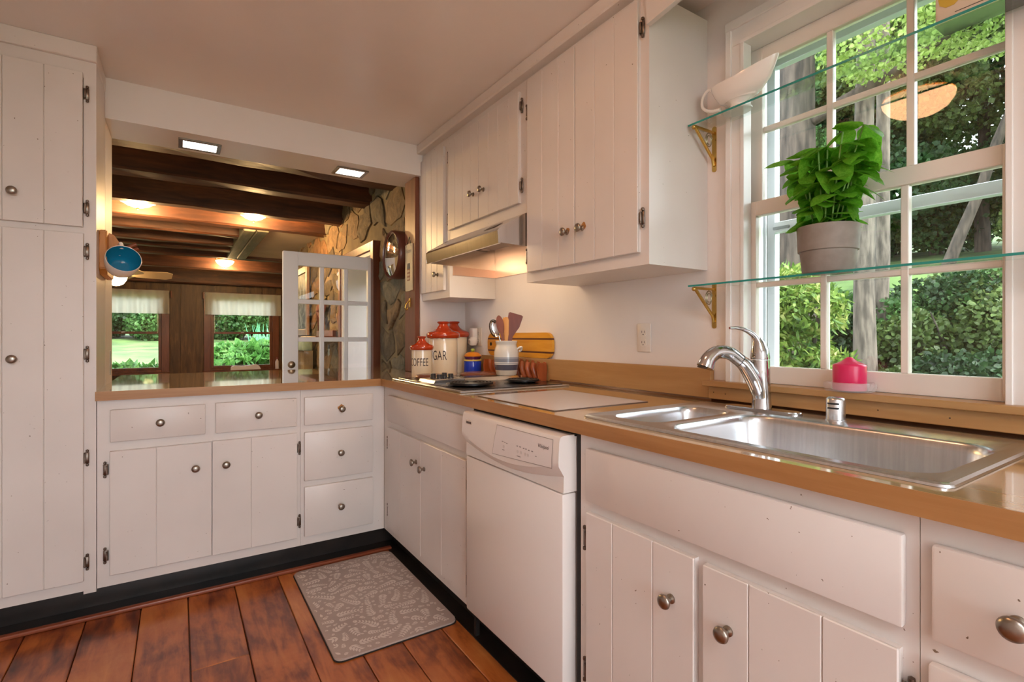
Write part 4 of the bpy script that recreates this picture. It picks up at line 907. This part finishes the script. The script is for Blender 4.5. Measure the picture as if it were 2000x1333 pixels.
# clock
cl = thing('wall_clock', 'round wall clock with deep brown rim on the stone wall', 'clock', (1.28, 3.32, 1.53))
RY = Matrix.Translation((1.195, 3.315, 1.69)) @ Matrix.Rotation(-PI/2, 4, 'Y')
obj('case', lathe([(.150, -.09), (.162, -.085), (.163, -.02), (.160, .0), (.152, .006), (.143, .0), (.142, -.02), (0, -.021), (0, -.09)], 48, RY), flat('clock_brown', '#5a3024', .3), cl)
dlf = obj('dial', lathe([(0, -.0195), (.142, -.0195), (.142, -.0205), (0, -.0205)], 48, RY), vary('dial_face', '#c9a98a', '#d8c6b0', 6, .4), cl)
obj('inner_ring', lathe([(.052, -.019), (.075, -.019), (.075, -.0193), (.052, -.0193)], 40, RY), flat('dial_red', '#a5523c', .4), dlf)
nb_ = []
for q in range(12):
    a = q*PI/6; y, z = 3.315+.112*math.sin(a), 1.69+.112*math.cos(a); nb_.append((1.2135, 1.2142, y-.004, y+.004, z-.012, z+.012))
stuff(obj('hour_marks', boxes(nb_), INK, dlf))
obj('hands', boxes([(1.2115, 1.2125, 3.311, 3.319, 1.69, 1.77), (1.2105, 1.2115, 3.315, 3.38, 1.686, 1.694)]), BLACK, cl)
obj('lens', lathe([(0, .012), (.06, .009), (.11, .004), (.142, -.004)], 40, RY), WGLASS, cl)
# welcome slate
sl = thing('hanging_plaque', 'cream slate welcome plaque with a house picture hanging on the post', 'plaque', (1.234, 3.08, 1.43))
obj('slate', prism([(3.028, 1.432), (3.085, 1.428), (3.14, 1.431), (3.142, 1.55), (3.139, 1.66), (3.142, 1.727), (3.085, 1.731), (3.029, 1.728), (3.026, 1.60)], 'x', 1.2285, 1.2370, .002), flat('cream_slate', '#dccba4', .6), sl)
V, F = text_geo('Welcome', .030); V = [(1.2278, 3.085-a*.8, 1.672+b*1.3) for a, b, _ in V]; obj('lettering', mesh_from(V, F), INKG, sl)
hs = obj('house_print', boxes([(1.2275, 1.2284, 3.060, 3.106, 1.495, 1.570)]), flat('house_brown', '#8a5a40', .6), sl)
obj('roof_print', prism([(3.057, 1.570), (3.109, 1.570), (3.102, 1.606), (3.064, 1.606)], 'x', 1.2274, 1.2284), flat('roof_slate', '#4d5258', .6), hs)
stuff(obj('window_print', boxes([(1.2270, 1.2275, y, y+.009, z, z+.013) for y in (3.065, 3.0785, 3.092) for z in (1.502, 1.526, 1.549)]), flat('window_cream', '#d9c9a8', .6), hs))
obj('cord', tube([(1.230, 3.045, 1.712), (1.233, 3.085, 1.775), (1.230, 3.125, 1.712)], .0025, 6), BLACK, sl)
hk = thing('brass_hook', 'small brass leaf hook on the dark post under the plaque', 'hook', (1.23, 3.08, 1.3))
obj('back_plate', box(1.2335, 1.2378, 3.07, 3.096, 1.325, 1.385, .002), BRASS, hk); obj('prong', tube(spline([(1.234, 3.083, 1.37), (1.215, 3.083, 1.35), (1.205, 3.083, 1.325), (1.215, 3.083, 1.31), (1.222, 3.083, 1.322)], 5), .005, 8), BRASS, hk)
# things on the stone wall behind the glass door
stp = []
for i in range(10):
    a = PI/2+i*PI/5; r_ = .26 if i % 2 == 0 else .10; stp.append((5.62+r_*math.cos(a), 1.40+r_*math.sin(a)))
bm = bmesh.new(); A = [bm.verts.new((DX-.03, y, z)) for y, z in stp]; cc = bm.verts.new((DX-.09, 5.62, 1.40)); bm.faces.new(A)
for i in range(10): bm.faces.new([A[i], A[(i+1) % 10], cc])
tag(obj('barn_star', fin(bm), flat('rust_red', '#5a2a20', .55)), 'rust red metal barn star on the stone wall behind the glass door', 'star')
pf = thing('picture_frame', 'dark patterned picture in a wooden frame on the far stone wall', 'picture', (DX-.02, 6.7, 1.1))
obj('frame', boxes([(DX-.045, DX-.012, 6.30, 6.38, 1.15, 1.98), (DX-.045, DX-.012, 7.05, 7.13, 1.15, 1.98), (DX-.045, DX-.012, 6.38, 7.05, 1.90, 1.98), (DX-.045, DX-.012, 6.38, 7.05, 1.15, 1.23)], .006), wood('frame_wood', ['#6a4c30', '#8a6844', '#a07f58'], (5, 5, 1), .4, 4, .05), pf)
obj('picture', box(DX-.03, DX-.013, 6.38, 7.05, 1.23, 1.90), vary('dark_print', '#20241f', '#8a8d82', 9, .5, detail=6, lo=.48, hi=.62), pf)
sh = thing('wall_shelf', 'brown wooden ledge on the stone wall under the star', 'shelf', (1.2, 5.45, 1.0))
obj('board', box(1.10, 1.30, 5.12, 5.85, 1.10, 1.14, .004), TRIMB, sh); obj('back_rail', box(1.26, 1.30, 5.14, 5.83, 1.14, 1.2, .004), TRIMB, sh)
ldg = thing('stone_hearth', 'pale green stone ledge at the far end of the stone wall', 'ledge', (1.15, 6.6, 0))
for i in range(4): obj('block', box(1.15, 1.258, 6.0+.29*i+.005, 6.0+.29*(i+1)-.005, .98, 1.13, .012, 2), vary('green_stone', '#6e7f68', '#8fa086', 5, .8, bump=.4) if 'green_stone' not in MATS else MATS['green_stone'], ldg)
obj('core', box(1.17, 1.262, 6.01, 7.15, 0, .98), STONEM, ldg)

# far wall: barn boards, two windows
fw = struct(obj('wall_far', boxes([(-2.6, -1.40, FY+.02, FY+.12, 0, 2.46), (-.26, .53, FY+.02, FY+.12, 0, 2.46), (1.62, 2.4, FY+.02, FY+.12, 0, 2.46), (-1.40, -.26, FY+.02, FY+.12, 0, .54), (-1.40, -.26, FY+.02, FY+.12, 1.92, 2.46), (.53, 1.62, FY+.02, FY+.12, 0, .54), (.53, 1.62, FY+.02, FY+.12, 1.92, 2.46)]), BARN))
rb2 = random.Random(9)
def brd(x0, x1, z0, z1, th):
    bm = bmesh.new(); n = 9; A = []
    for i in range(n+1):
        z = z0+(z1-z0)*i/n; a = x0+rb2.uniform(0, .018); b = x1-rb2.uniform(0, .018)
        A.append([bm.verts.new(q) for q in [(a, FY+.02, z), (a, FY+.02-th, z), (b, FY+.02-th, z), (b, FY+.02, z)]])
    for p_, q_ in zip(A, A[1:]):
        for k in range(4): k2 = (k+1) % 4; bm.faces.new([p_[k], q_[k], q_[k2], p_[k2]])
    bm.faces.new(A[0]); bm.faces.new(A[-1][::-1]); obj('barn_board', fin(bm), BARN, fw)
for x0, x1, th in [(-.135, .035, .012), (.03, .29, .035), (.285, .42, .014), (1.80, 2.05, .02), (2.05, 2.38, .014), (-1.75, -1.53, .02), (-2.1, -1.76, .012), (-2.55, -2.1, .02)]: brd(x0, x1, .0, 2.2, th)
for a, b in [(-1.5, -.14), (.43, 1.79)]:
    x = a
    while x < b-.05: wq = rb2.uniform(.09, .24); brd(x, min(x+wq, b), 1.99, 2.2, rb2.choice([.01, .03])); x += wq
def dwin(idx, x0, x1):
    w_ = sroot('window_%d' % idx, ((x0+x1)/2, FY, .5)); z0, z1, zm = .54, 1.92, 1.205
    obj('casing', boxes([(x0-.12, x0, FY-.04, FY+.03, .42, 2.0), (x1, x1+.12, FY-.04, FY+.03, .42, 2.0), (x0, x1, FY-.04, FY+.03, 1.92, 2.0), (x0-.14, x1+.14, FY-.10, FY+.03, .44, .475), (x0, x1, FY-.03, FY+.03, .475, .52)], .004), TRIMB, w_)
    for a, b, yo in [(.52, zm+.025, .0), (zm-.02, 1.92, .035)]:
        s_ = obj('sash', boxes([(x0, x0+.05, FY+yo, FY+yo+.03, a, b), (x1-.05, x1, FY+yo, FY+yo+.03, a, b), (x0+.05, x1-.05, FY+yo, FY+yo+.03, a, a+.045), (x0+.05, x1-.05, FY+yo, FY+yo+.03, b-.045, b)], .003), TRIMB, w_)
        obj('pane', box(x0+.045, x1-.045, FY+yo+.013, FY+yo+.017, a+.04, b-.04), WGLASS, s_)
    obj('sash_cord', boxes([(x0+.055, x0+.065, FY-.004, FY+.0, zm, 1.6), (x1-.065, x1-.055, FY-.004, FY, zm, 1.6)]), flat('cord_white', '#d8d2c6', .7) if 'cord_white' not in MATS else MATS['cord_white'], w_)
    obj('lock', box((x0+x1)/2-.03, (x0+x1)/2+.03, FY-.012, FY, zm+.0, zm+.028, .003), KNOB, w_)
dwin(2, -1.40, -.26); dwin(3, .53, 1.62)
CURT = NT('white_linen'); CURT.set(color='#eeece4', rough=.8); _tl = CURT.add('ShaderNodeBsdfTranslucent'); _tl.inputs[0].default_value = lin('#f0eee6'); _mx = CURT.add('ShaderNodeMixShader'); _mx.inputs[0].default_value = .4
CURT.link(CURT.b.outputs[0], _mx.inputs[1]); CURT.link(_tl.outputs[0], _mx.inputs[2]); CURT.link(_mx.outputs[0], CURT.out.inputs[0]); CURT = CURT.m
for x0, x1, nm in [(-1.52, -.14, 'left'), (.43, 1.77, 'right')]:
    c_ = thing('valance_curtain', 'short white gathered valance over the %s dining room window' % nm, 'curtain', ((x0+x1)/2, FY-.08, 1.55), 'dining window valances')
    bm = bmesh.new(); n = 120; m_ = 8; G = []
    for i in range(n+1):
        x = x0+(x1-x0)*i/n; rw = []
        for q in range(m_+1):
            z = 1.99-.43*q/m_; amp = .007+.014*q/m_; ph = .5*math.sin(x*3.1)
            rw.append(bm.verts.new((x, FY-.085+amp*math.sin(x*46+ph*3)+amp*.6*math.sin(x*19), z)))
        G.append(rw)
    for a, b in zip(G, G[1:]):
        for q in range(m_): bm.faces.new([a[q], b[q], b[q+1], a[q+1]])
    bmesh.ops.solidify(bm, geom=list(bm.faces), thickness=.002)
    obj('cloth', fin(bm, smooth=70), CURT, c_)
    obj('rod', tube([(x0-.03, FY-.058, 1.965), (x1+.03, FY-.058, 1.965)], .009, 10), TRIMB, c_)
    for xx_ in (x0-.03, x1+.03): obj('rod_bracket', box(xx_-.012, xx_+.012, FY-.11, FY-.035, 1.86, 1.99, .005), POSTW, c_)
tw = obj('folded_towel', prism(spline([(.95, .478), (1.0, .56), (1.12, .555), (1.25, .575), (1.36, .57), (1.40, .52), (1.42, .478)], 4) and [(q[0], q[1]) for q in [tuple(v)[:2] for v in spline([(.86, .4755, 0), (.87, .54, 0), (.93, .56, 0), (1.05, .55, 0), (1.2, .565, 0), (1.3, .58, 0), (1.36, .55, 0), (1.40, .4755, 0)], 4)]], 'y', FY-.098, FY-.045, .004), flat('white_towel', '#e2dfe6', .8))
tag(tw, 'white folded cloth on the sill of the right dining room window', 'towel')
bt = thing('spray_bottle', 'small white bottle at the right end of the dining room window sill', 'bottle', (1.70, FY-.075, .475))
obj('body', lathe([(0, 0), (.032, 0), (.035, .004), (.035, .14), (.03, .16), (.014, .18), (.014, .2), (0, .2)], 20, Matrix.Translation((1.70, FY-.07, .4755))), flat('bottle_white', '#dcd6de', .3), bt)
obj('cap', lathe([(0, .2), (.016, .2), (.016, .235), (0, .24)], 16, Matrix.Translation((1.70, FY-.07, .4755))), flat('bottle_red', '#8a3a3a', .4), bt)
# dome lamps
OPAL = emis('opal_glass', '#ffd9a0', LAMP_D)
def dome(x, y, zt, r, lab):
    l = thing('dome_lamp', lab, 'ceiling lamp', (x, y, zt), 'flush glass dome lamps in the dining room')
    h_ = r*.75
    obj('pan', lathe([(0, 0), (r*.8, 0), (r*.85, -.02), (r*.6, -.025), (0, -.025)], 30, Matrix.Translation((x, y, zt-.0005))), BRASS, l)
    obj('shade', lathe([(r*1.0, -.03), (r*.97, -.045), (r*.8, -.075), (r*.62, -.09), (r*.5, -.105), (r*.25, -.12), (0, -.125)], 36, Matrix.Translation((x, y, zt))), OPAL, l)
    obj('finial', lathe([(0, -.145), (.008, -.14), (.011, -.132), (.008, -.122), (0, -.12)], 14, Matrix.Translation((x, y, zt))), BRASS, l)
    ld = bpy.data.lights.new('dome_bulb', 'POINT'); ld.energy = 34; ld.color = (1, .62, .26); ld.shadow_soft_size = .05
    lo = bpy.data.objects.new('dome_bulb', ld); lo.matrix_basis = Matrix.Translation((x, y, zt-.20)); link(lo, l)
dome(-.29, 5.42, 2.37, .165, 'flush dome lamp with a wavy glass shade nearest the pantry'); dome(.60, 5.42, 2.37, .15, 'flush dome lamp in front of the grey timber'); dome(.62, 9.3, 2.37, .13, 'small distant flush dome lamp near the far windows')
for x, y in [(-.29, 5.42), (.60, 5.42), (.62, 9.3)]: obj('lamp_block', box(x-.12, x+.12, y-.1, y+.1, 2.37, 2.40), BEAM, cd_)
fn = thing('ceiling_fan', 'ceiling fan with pale blades and a light, half hidden by the mug', 'ceiling fan', (-.62, 7.65, 2.40))
obj('downrod', tube([(-.62, 7.65, 2.4), (-.62, 7.65, 1.98)], .015, 10), BRASS, fn); obj('motor', lathe([(0, .1), (.06, .1), (.1, .06), (.11, .0), (.08, -.03), (0, -.03)], 28, Matrix.Translation((-.62, 7.65, 1.88))), BRASS, fn)
for q in range(5):
    a = .12+q*2*PI/5; M_ = Matrix.Translation((-.62, 7.65, 1.895)) @ Matrix.Rotation(a, 4, 'Z') @ Matrix.Rotation(-.38, 4, 'X')
    bm = bmesh.new(); prism_bm(bm, [(.12, -.035), (.2, -.08), (.5, -.095), (.56, -.06), (.56, .06), (.5, .095), (.2, .08), (.12, .035)], 'z', -.004, .004); bmesh.ops.transform(bm, matrix=M_, verts=bm.verts)
    obj('blade', fin(bm), flat('fan_blade', '#d8c49c', .35) if 'fan_blade' not in MATS else MATS['fan_blade'], fn)
obj('light_bowl', lathe([(.11, 0), (.10, -.04), (.07, -.085), (.03, -.105), (0, -.11)], 28, Matrix.Translation((-.62, 7.65, 1.85))), OPAL, fn)

# ================================================================== OUTSIDE
def terrain():
    xs = np.concatenate([np.linspace(-14, 2, 17), np.linspace(2.3, 14, 40), np.linspace(15, 45, 16)]); ys = np.concatenate([np.linspace(-20, 11, 40), np.linspace(11.7, 45, 40)])
    X, Y = np.meshgrid(xs, ys, indexing='ij')
    a = np.clip((X-5.5)/4.0, 0, 1); a = a*a*(3-2*a); Zr = .10+1.85*a+np.clip(X-9, 0, 40)*.18
    b = np.clip(Y-12.5, 0, 40); Zf = .12+b*.065
    wgt = np.clip((Y-X*.8-6)/5, 0, 1); Z = Zr*(1-wgt)+Zf*wgt
    inside = (X < 2.2) & (Y < 11.65); Z = np.where(inside, -.2, Z)
    Z += .03*np.sin(X*2.1)*np.cos(Y*1.7)*(~inside)
    n, m = X.shape; V = np.stack([X, Y, Z], -1).reshape(-1, 3); F = [(i*m+j, (i+1)*m+j, (i+1)*m+j+1, i*m+j+1) for i in range(n-1) for j in range(m-1)]
    return V, F, (xs, ys, Z)
TV, TF, (txs, tys, TZ) = terrain()
def gz(x, y):
    i = min(max(np.searchsorted(txs, x)-1, 0), len(txs)-2); j = min(max(np.searchsorted(tys, y)-1, 0), len(tys)-2)
    u = (x-txs[i])/(txs[i+1]-txs[i]); v = (y-tys[j])/(tys[j+1]-tys[j])
    return TZ[i, j]*(1-u)*(1-v)+TZ[i+1, j]*u*(1-v)+TZ[i, j+1]*(1-u)*v+TZ[i+1, j+1]*u*v
gr = struct(obj('ground_lawn', mesh_from(TV, TF), vary('lawn_grass', '#34491f', '#5e783a', 1.2, .9, detail=8, bump=.4)))
def leafcloud(pts, size, seed, droop=.3, asp=.42, hexa=False):
    r = np.random.default_rng(seed); n = len(pts)
    d = r.normal(size=(n, 3)); d[:, 2] -= droop; d /= np.linalg.norm(d, axis=1)[:, None]
    e = np.cross(d, r.normal(size=(n, 3))); e /= np.linalg.norm(e, axis=1)[:, None]
    s = size*r.uniform(.6, 1.3, n)[:, None]
    a = pts; b = pts+d*s*.5+e*s*asp; c = pts+d*s; f = pts+d*s*.5-e*s*asp
    if hexa:
        nn = np.cross(d, e); b = pts+d*s*.28+e*s*asp*.85+nn*s*.06; b2 = pts+d*s*.66+e*s*asp*.75+nn*s*.03; c = pts+d*s-nn*s*.10; f2 = pts+d*s*.66-e*s*asp*.75+nn*s*.03; f = pts+d*s*.28-e*s*asp*.85+nn*s*.06
        V = np.stack([a, b, b2, c, f2, f], 1); K = 6
    else: V = np.stack([a, b, c, f], 1); K = 4
    V = V.reshape(-1, 3).astype(np.float32)
    me = bpy.data.meshes.new('leaves'); me.vertices.add(K*n); me.vertices.foreach_set('co', V.ravel())
    me.loops.add(K*n); me.loops.foreach_set('vertex_index', np.arange(K*n, dtype=np.int32)); me.polygons.add(n)
    me.polygons.foreach_set('loop_start', np.arange(0, K*n, K, dtype=np.int32)); me.update(calc_edges=True); me.validate(); return me
def blobs(cs, n, seed, inner=.55):
    r = np.random.default_rng(seed); cs = np.array(cs, float); w_ = cs[:, 3]**2; k = r.choice(len(cs), n, p=w_/w_.sum())
    d = r.normal(size=(n, 3)); d /= np.linalg.norm(d, axis=1)[:, None]; rad = r.uniform(inner, 1, n)**.6
    return cs[k, :3]+d*(rad*cs[k, 3])[:, None]*np.array([1, 1, .75])
LG = {'dark': leafmat('leaf_dark_green', '#1b2b17', '#304a29', '#577744', .9), 'mid': leafmat('leaf_mid_green', '#2c4a24', '#4a6e38', '#7f9f5c', .9),
      'lime': leafmat('leaf_lime', '#5c7834', '#88a04c', '#b3c07a', 2), 'olive': leafmat('leaf_olive', '#35451f', '#526433', '#7d8c4c', .8), 'pieris': leafmat('leaf_pieris', '#2f4d27', '#728e3c', '#c2c079', 9), 'hosta': leafmat('leaf_hosta', '#2f5a26', '#4f8038', '#8fb266', 2)}
BARK = vary('bark', '#2b241f', '#54483f', 7, .9, 0, (3, 3, .5), .9, 8); BARKP = vary('bark_pale', '#433b34', '#74685d', 8, .9, 0, (3, 3, .6), .8, 8)
def trunk_mesh(x, y, z, r, h, lean=(0, 0), seed=0):
    rr_ = random.Random(seed); pts = []; rad = []
    for i in range(13):
        t_ = i/12; pts.append((x+lean[0]*t_*h+rr_.uniform(-.02, .02), y+lean[1]*t_*h+rr_.uniform(-.02, .02), z-.2+h*t_)); rad.append(r*(1.25 if i == 0 else 1.08 if i == 1 else 1-.45*t_))
    return tube(pts, rad, 14)
def tree(name, label, x, y, r, h, mat, crown, nleaf, size, seed, bark=None, lean=(0, 0), group='trees behind the house'):
    z = gz(x, y); t_ = thing(name, label, 'tree', (x, y, z), group)
    obj('trunk', trunk_mesh(x, y, z, r, h, lean, seed), bark or BARK, t_)
    rr_ = random.Random(seed)
    for q in range(4):
        a = rr_.uniform(0, 6.28); zz = z+h*rr_.uniform(.35, .8); f = (zz-z)/h; bx_, by_ = x+lean[0]*(zz-z), y+lean[1]*(zz-z); L = rr_.uniform(1.2, 2.4)
        obj('branch', tube([(bx_, by_, zz), (bx_+L*.5*math.cos(a), by_+L*.5*math.sin(a), zz+.25), (bx_+L*math.cos(a), by_+L*math.sin(a), zz+.3+rr_.uniform(-.4, .6))], [r*.3, r*.2, r*.06], 8), bark or BARK, t_)
    cs = [(x+a, y+b, z+c_, rad_) for a, b, c_, rad_ in crown]
    stuff(obj('foliage', leafcloud(blobs(cs, nleaf, seed), size, seed, hexa=nleaf < 30000), mat, t_))
    return t_
def ray(u, d):   # ground position seen at column u, at distance d from the lens
    a = math.radians(33.17)+math.atan((u-1000)/997); return d*math.sin(a), d*math.cos(a)
def rcrown(seed, n, R_, z0, z1, rb_):
    q = random.Random(seed); return [(q.uniform(-R_, R_), q.uniform(-R_, R_), q.uniform(z0, z1), q.uniform(rb_*.6, rb_)) for _ in range(n)]
x, y = ray(1548, 6.0); tree('large_tree', 'thick dark-barked tree at the left side of the kitchen window view', x, y, .24, 9, LG['lime'], [(-.2, -.9, 3.7, .55), (.5, -1.5, 3.9, .6), (.9, -2.0, 4.3, .6), (-.5, -1.6, 4.3, .5), (.3, -.4, 4.6, .6)], 15000, .042, 1)
x, y = ray(1688, 6.2); tree('slender_tree', 'pale-barked tree standing in the middle of the kitchen window view', x, y, .098, 10, LG['mid'], rcrown(2, 7, 1.6, 5.0, 8.0, .9), 6000, .10, 2, BARKP)
x, y = ray(1722, 7.0); tree('slender_tree', 'second pale trunk just right of the middle tree', x, y, .075, 11, LG['mid'], rcrown(22, 6, 1.6, 5.5, 8, 1.0), 6000, .11, 22, BARKP)
x, y = ray(1840, 11.5); tree('leaning_tree', 'dark tree with a trunk leaning right at the upper right of the window', x, y, .08, 9, LG['olive'], rcrown(3, 12, 2.0, 2.6, 6.5, .9), 20000, .09, 3, None, (.10, -.30))
sp_ = [('dense broadleaf tree at the left edge of the woods', 1480, 17, 'mid', 4), ('dark broadleaf tree behind the thick trunk', 1560, 20, 'dark', 5), ('dark spreading tree behind the pale trunks', 1650, 22, 'dark', 6), ('mid green tree in the centre of the woods', 1740, 19, 'mid', 7), ('olive evergreen tree in the right half of the window view', 1830, 16.5, 'olive', 8), ('dark evergreen tree at the right side of the window view', 1920, 15.5, 'dark', 9), ('tall olive tree beyond the right window edge', 2050, 15, 'olive', 10), ('tall broadleaf tree beyond the left window edge', 1420, 17, 'dark', 12)]
for lab, u_, d_, mt, sd_ in sp_:
    x, y = ray(u_, d_); tree('woodland_tree', lab, x, y, .12, 11, LG[mt], rcrown(sd_, 32, 2.7, .35, 10, 1.15), 42000, .12, sd_, group='woodland trees')
def shrub(name, label, x, y, R_, H_, mat, n, size, seed, group=None, asp=.42, droop=.3):
    z = gz(x, y); s_ = thing(name, label, 'shrub', (x, y, z), group); q = random.Random(seed)
    bm = bmesh.new()
    for k in range(6): a = q.uniform(0, 6.28); tube_bm(bm, [(x, y, z-.05), (x+R_*.4*math.cos(a), y+R_*.4*math.sin(a), z+H_*.5), (x+R_*.7*math.cos(a), y+R_*.7*math.sin(a), z+H_*.8)], [.02, .014, .006], 6)
    obj('stems', fin(bm), BARK, s_)
    cs = [(x+q.uniform(-.6, .6)*R_, y+q.uniform(-.6, .6)*R_, z+q.uniform(.15, .8)*H_, R_*q.uniform(.35, .55)) for _ in range(12)]
    stuff(obj('foliage', leafcloud(blobs(cs, n, seed, .5), size, seed, droop, asp, True), mat, s_))
x, y = ray(1548, 3.5); shrub('pieris_shrub', 'yellow-green leafy shrub right outside the kitchen window', x, y, .36, 1.72, LG['pieris'], 9500, .055, 31, None, .17, .1)
shl = [('low dark bush on the bank left of the pale trunk', 1625, 7.5, .75, 1.0, 'dark', 40), ('bright green bush on the bank in the middle of the window', 1745, 7.5, .8, 1.05, 'mid', 41), ('dark bush on the bank under the lawn strip', 1820, 7.6, .8, 1.0, 'dark', 42), ('olive green bush at the lower right of the window', 1885, 6.9, .75, 1.15, 'olive', 43), ('olive bush on the bank at the right window edge', 1945, 7.6, .85, 1.0, 'olive', 44), ('dark bush on the bank behind the yellow shrub', 1530, 7.8, .85, 1.1, 'dark', 45), ('mid green bush on the bank beyond the right window edge', 2060, 7.4, .9, 1.1, 'mid', 46), ('dark bush low on the bank behind the candle', 1680, 7.4, .7, .95, 'dark', 47), ('small olive bush at the foot of the bank right of the candle', 1775, 6.3, .6, .7, 'olive', 48), ('small bright bush at the foot of the bank at the right', 1850, 6.0, .6, .75, 'mid', 49), ('small dark bush at the foot of the bank by the right sash', 1940, 6.1, .65, .8, 'dark', 50), ('small olive bush at the foot of the pale trunk', 1640, 6.5, .55, .65, 'olive', 51), ('small dark bush at the foot of the thick trunk', 1590, 6.0, .55, .7, 'dark', 52)]
for lab, u_, d_, R_, H_, mt, sd_ in shl:
    x, y = ray(u_, d_); shrub('bank_shrub', lab, x, y, R_, H_, LG[mt], 11000, .055, sd_, 'shrubs on the bank')
# garden beyond the dining room
def hosta(x, y, R_, n, label, seed):
    z = gz(x, y); h_ = thing('hosta_plant', label, 'plant', (x, y, z), 'hostas in the garden'); q = np.random.default_rng(seed)
    a = q.uniform(0, 2*PI, n); rr_ = R_*np.sqrt(q.uniform(.05, 1, n)); P_ = np.stack([x+rr_*np.cos(a), y+rr_*np.sin(a), z+.15+.45*R_*(1-(rr_/R_)**2)+q.uniform(-.05, .08, n)], 1)
    stuff(obj('leaves', leafcloud(P_, .21, seed, .25, .38, True), LG['hosta'], h_))
for i, (x, y, R_, lab) in enumerate([(1.25, 16.0, .8, 'large hosta clump in the left of the right garden view'), (2.0, 16.4, .75, 'large hosta clump in the middle of the garden bed'), (2.7, 16.8, .6, 'smaller hosta clump at the right of the garden bed'), (-.35, 12.7, .35, 'bright plant under the right side of the left dining window'), (-.9, 12.7, .33, 'bright plant under the middle of the left dining window'), (-1.35, 12.8, .33, 'bright plant under the left side of the left dining window')]): hosta(x, y, R_, int(900*R_+80), lab, 60+i)
for i, (x, y, R_, H_, mt, lab) in enumerate([(-3.6, 27, 2.0, 3.2, 'dark', 'dark hedge bush at the far left of the lawn'), (-1.6, 27.5, 2.0, 3.4, 'dark', 'dark hedge bush behind the lawn'), (.4, 27, 2.0, 3.3, 'mid', 'mid green hedge bush between the two garden views'), (2.4, 26, 1.9, 3.2, 'mid', 'mid green hedge bush behind the hostas'), (4.6, 26, 2.0, 3.4, 'dark', 'dark hedge bush right of the hostas'), (6.6, 25, 2.0, 3.4, 'dark', 'dark hedge bush at the far right of the garden')]):
    shrub('hedge_bush', lab, x, y, R_, H_, LG[mt], 24000, .14, 80+i, 'hedge beyond the garden')
bi = thing('iris_clump', 'clump of tall blade-leaved irises behind the hostas', 'plant', (2.9, 19.5, gz(2.9, 19.5))); bm = bmesh.new(); q = random.Random(4)
for i in range(90):
    x, y = 2.9+q.uniform(-.8, .8), 19.5+q.uniform(-.4, .4); z = gz(x, y); hh = q.uniform(.6, 1.1); lx = q.uniform(-.25, .25)
    vs = [bm.verts.new(p_) for p_ in [(x-.02, y, z), (x+.02, y, z), (x+lx*.5+.018, y, z+hh*.6), (x+lx, y-.05, z+hh), (x+lx*.5-.018, y, z+hh*.6)]]; bm.faces.new(vs)
stuff(obj('blades', fin(bm), leafmat('leaf_iris', '#4f8f6a', '#6fae82', '#9acb9f', 2), bi))
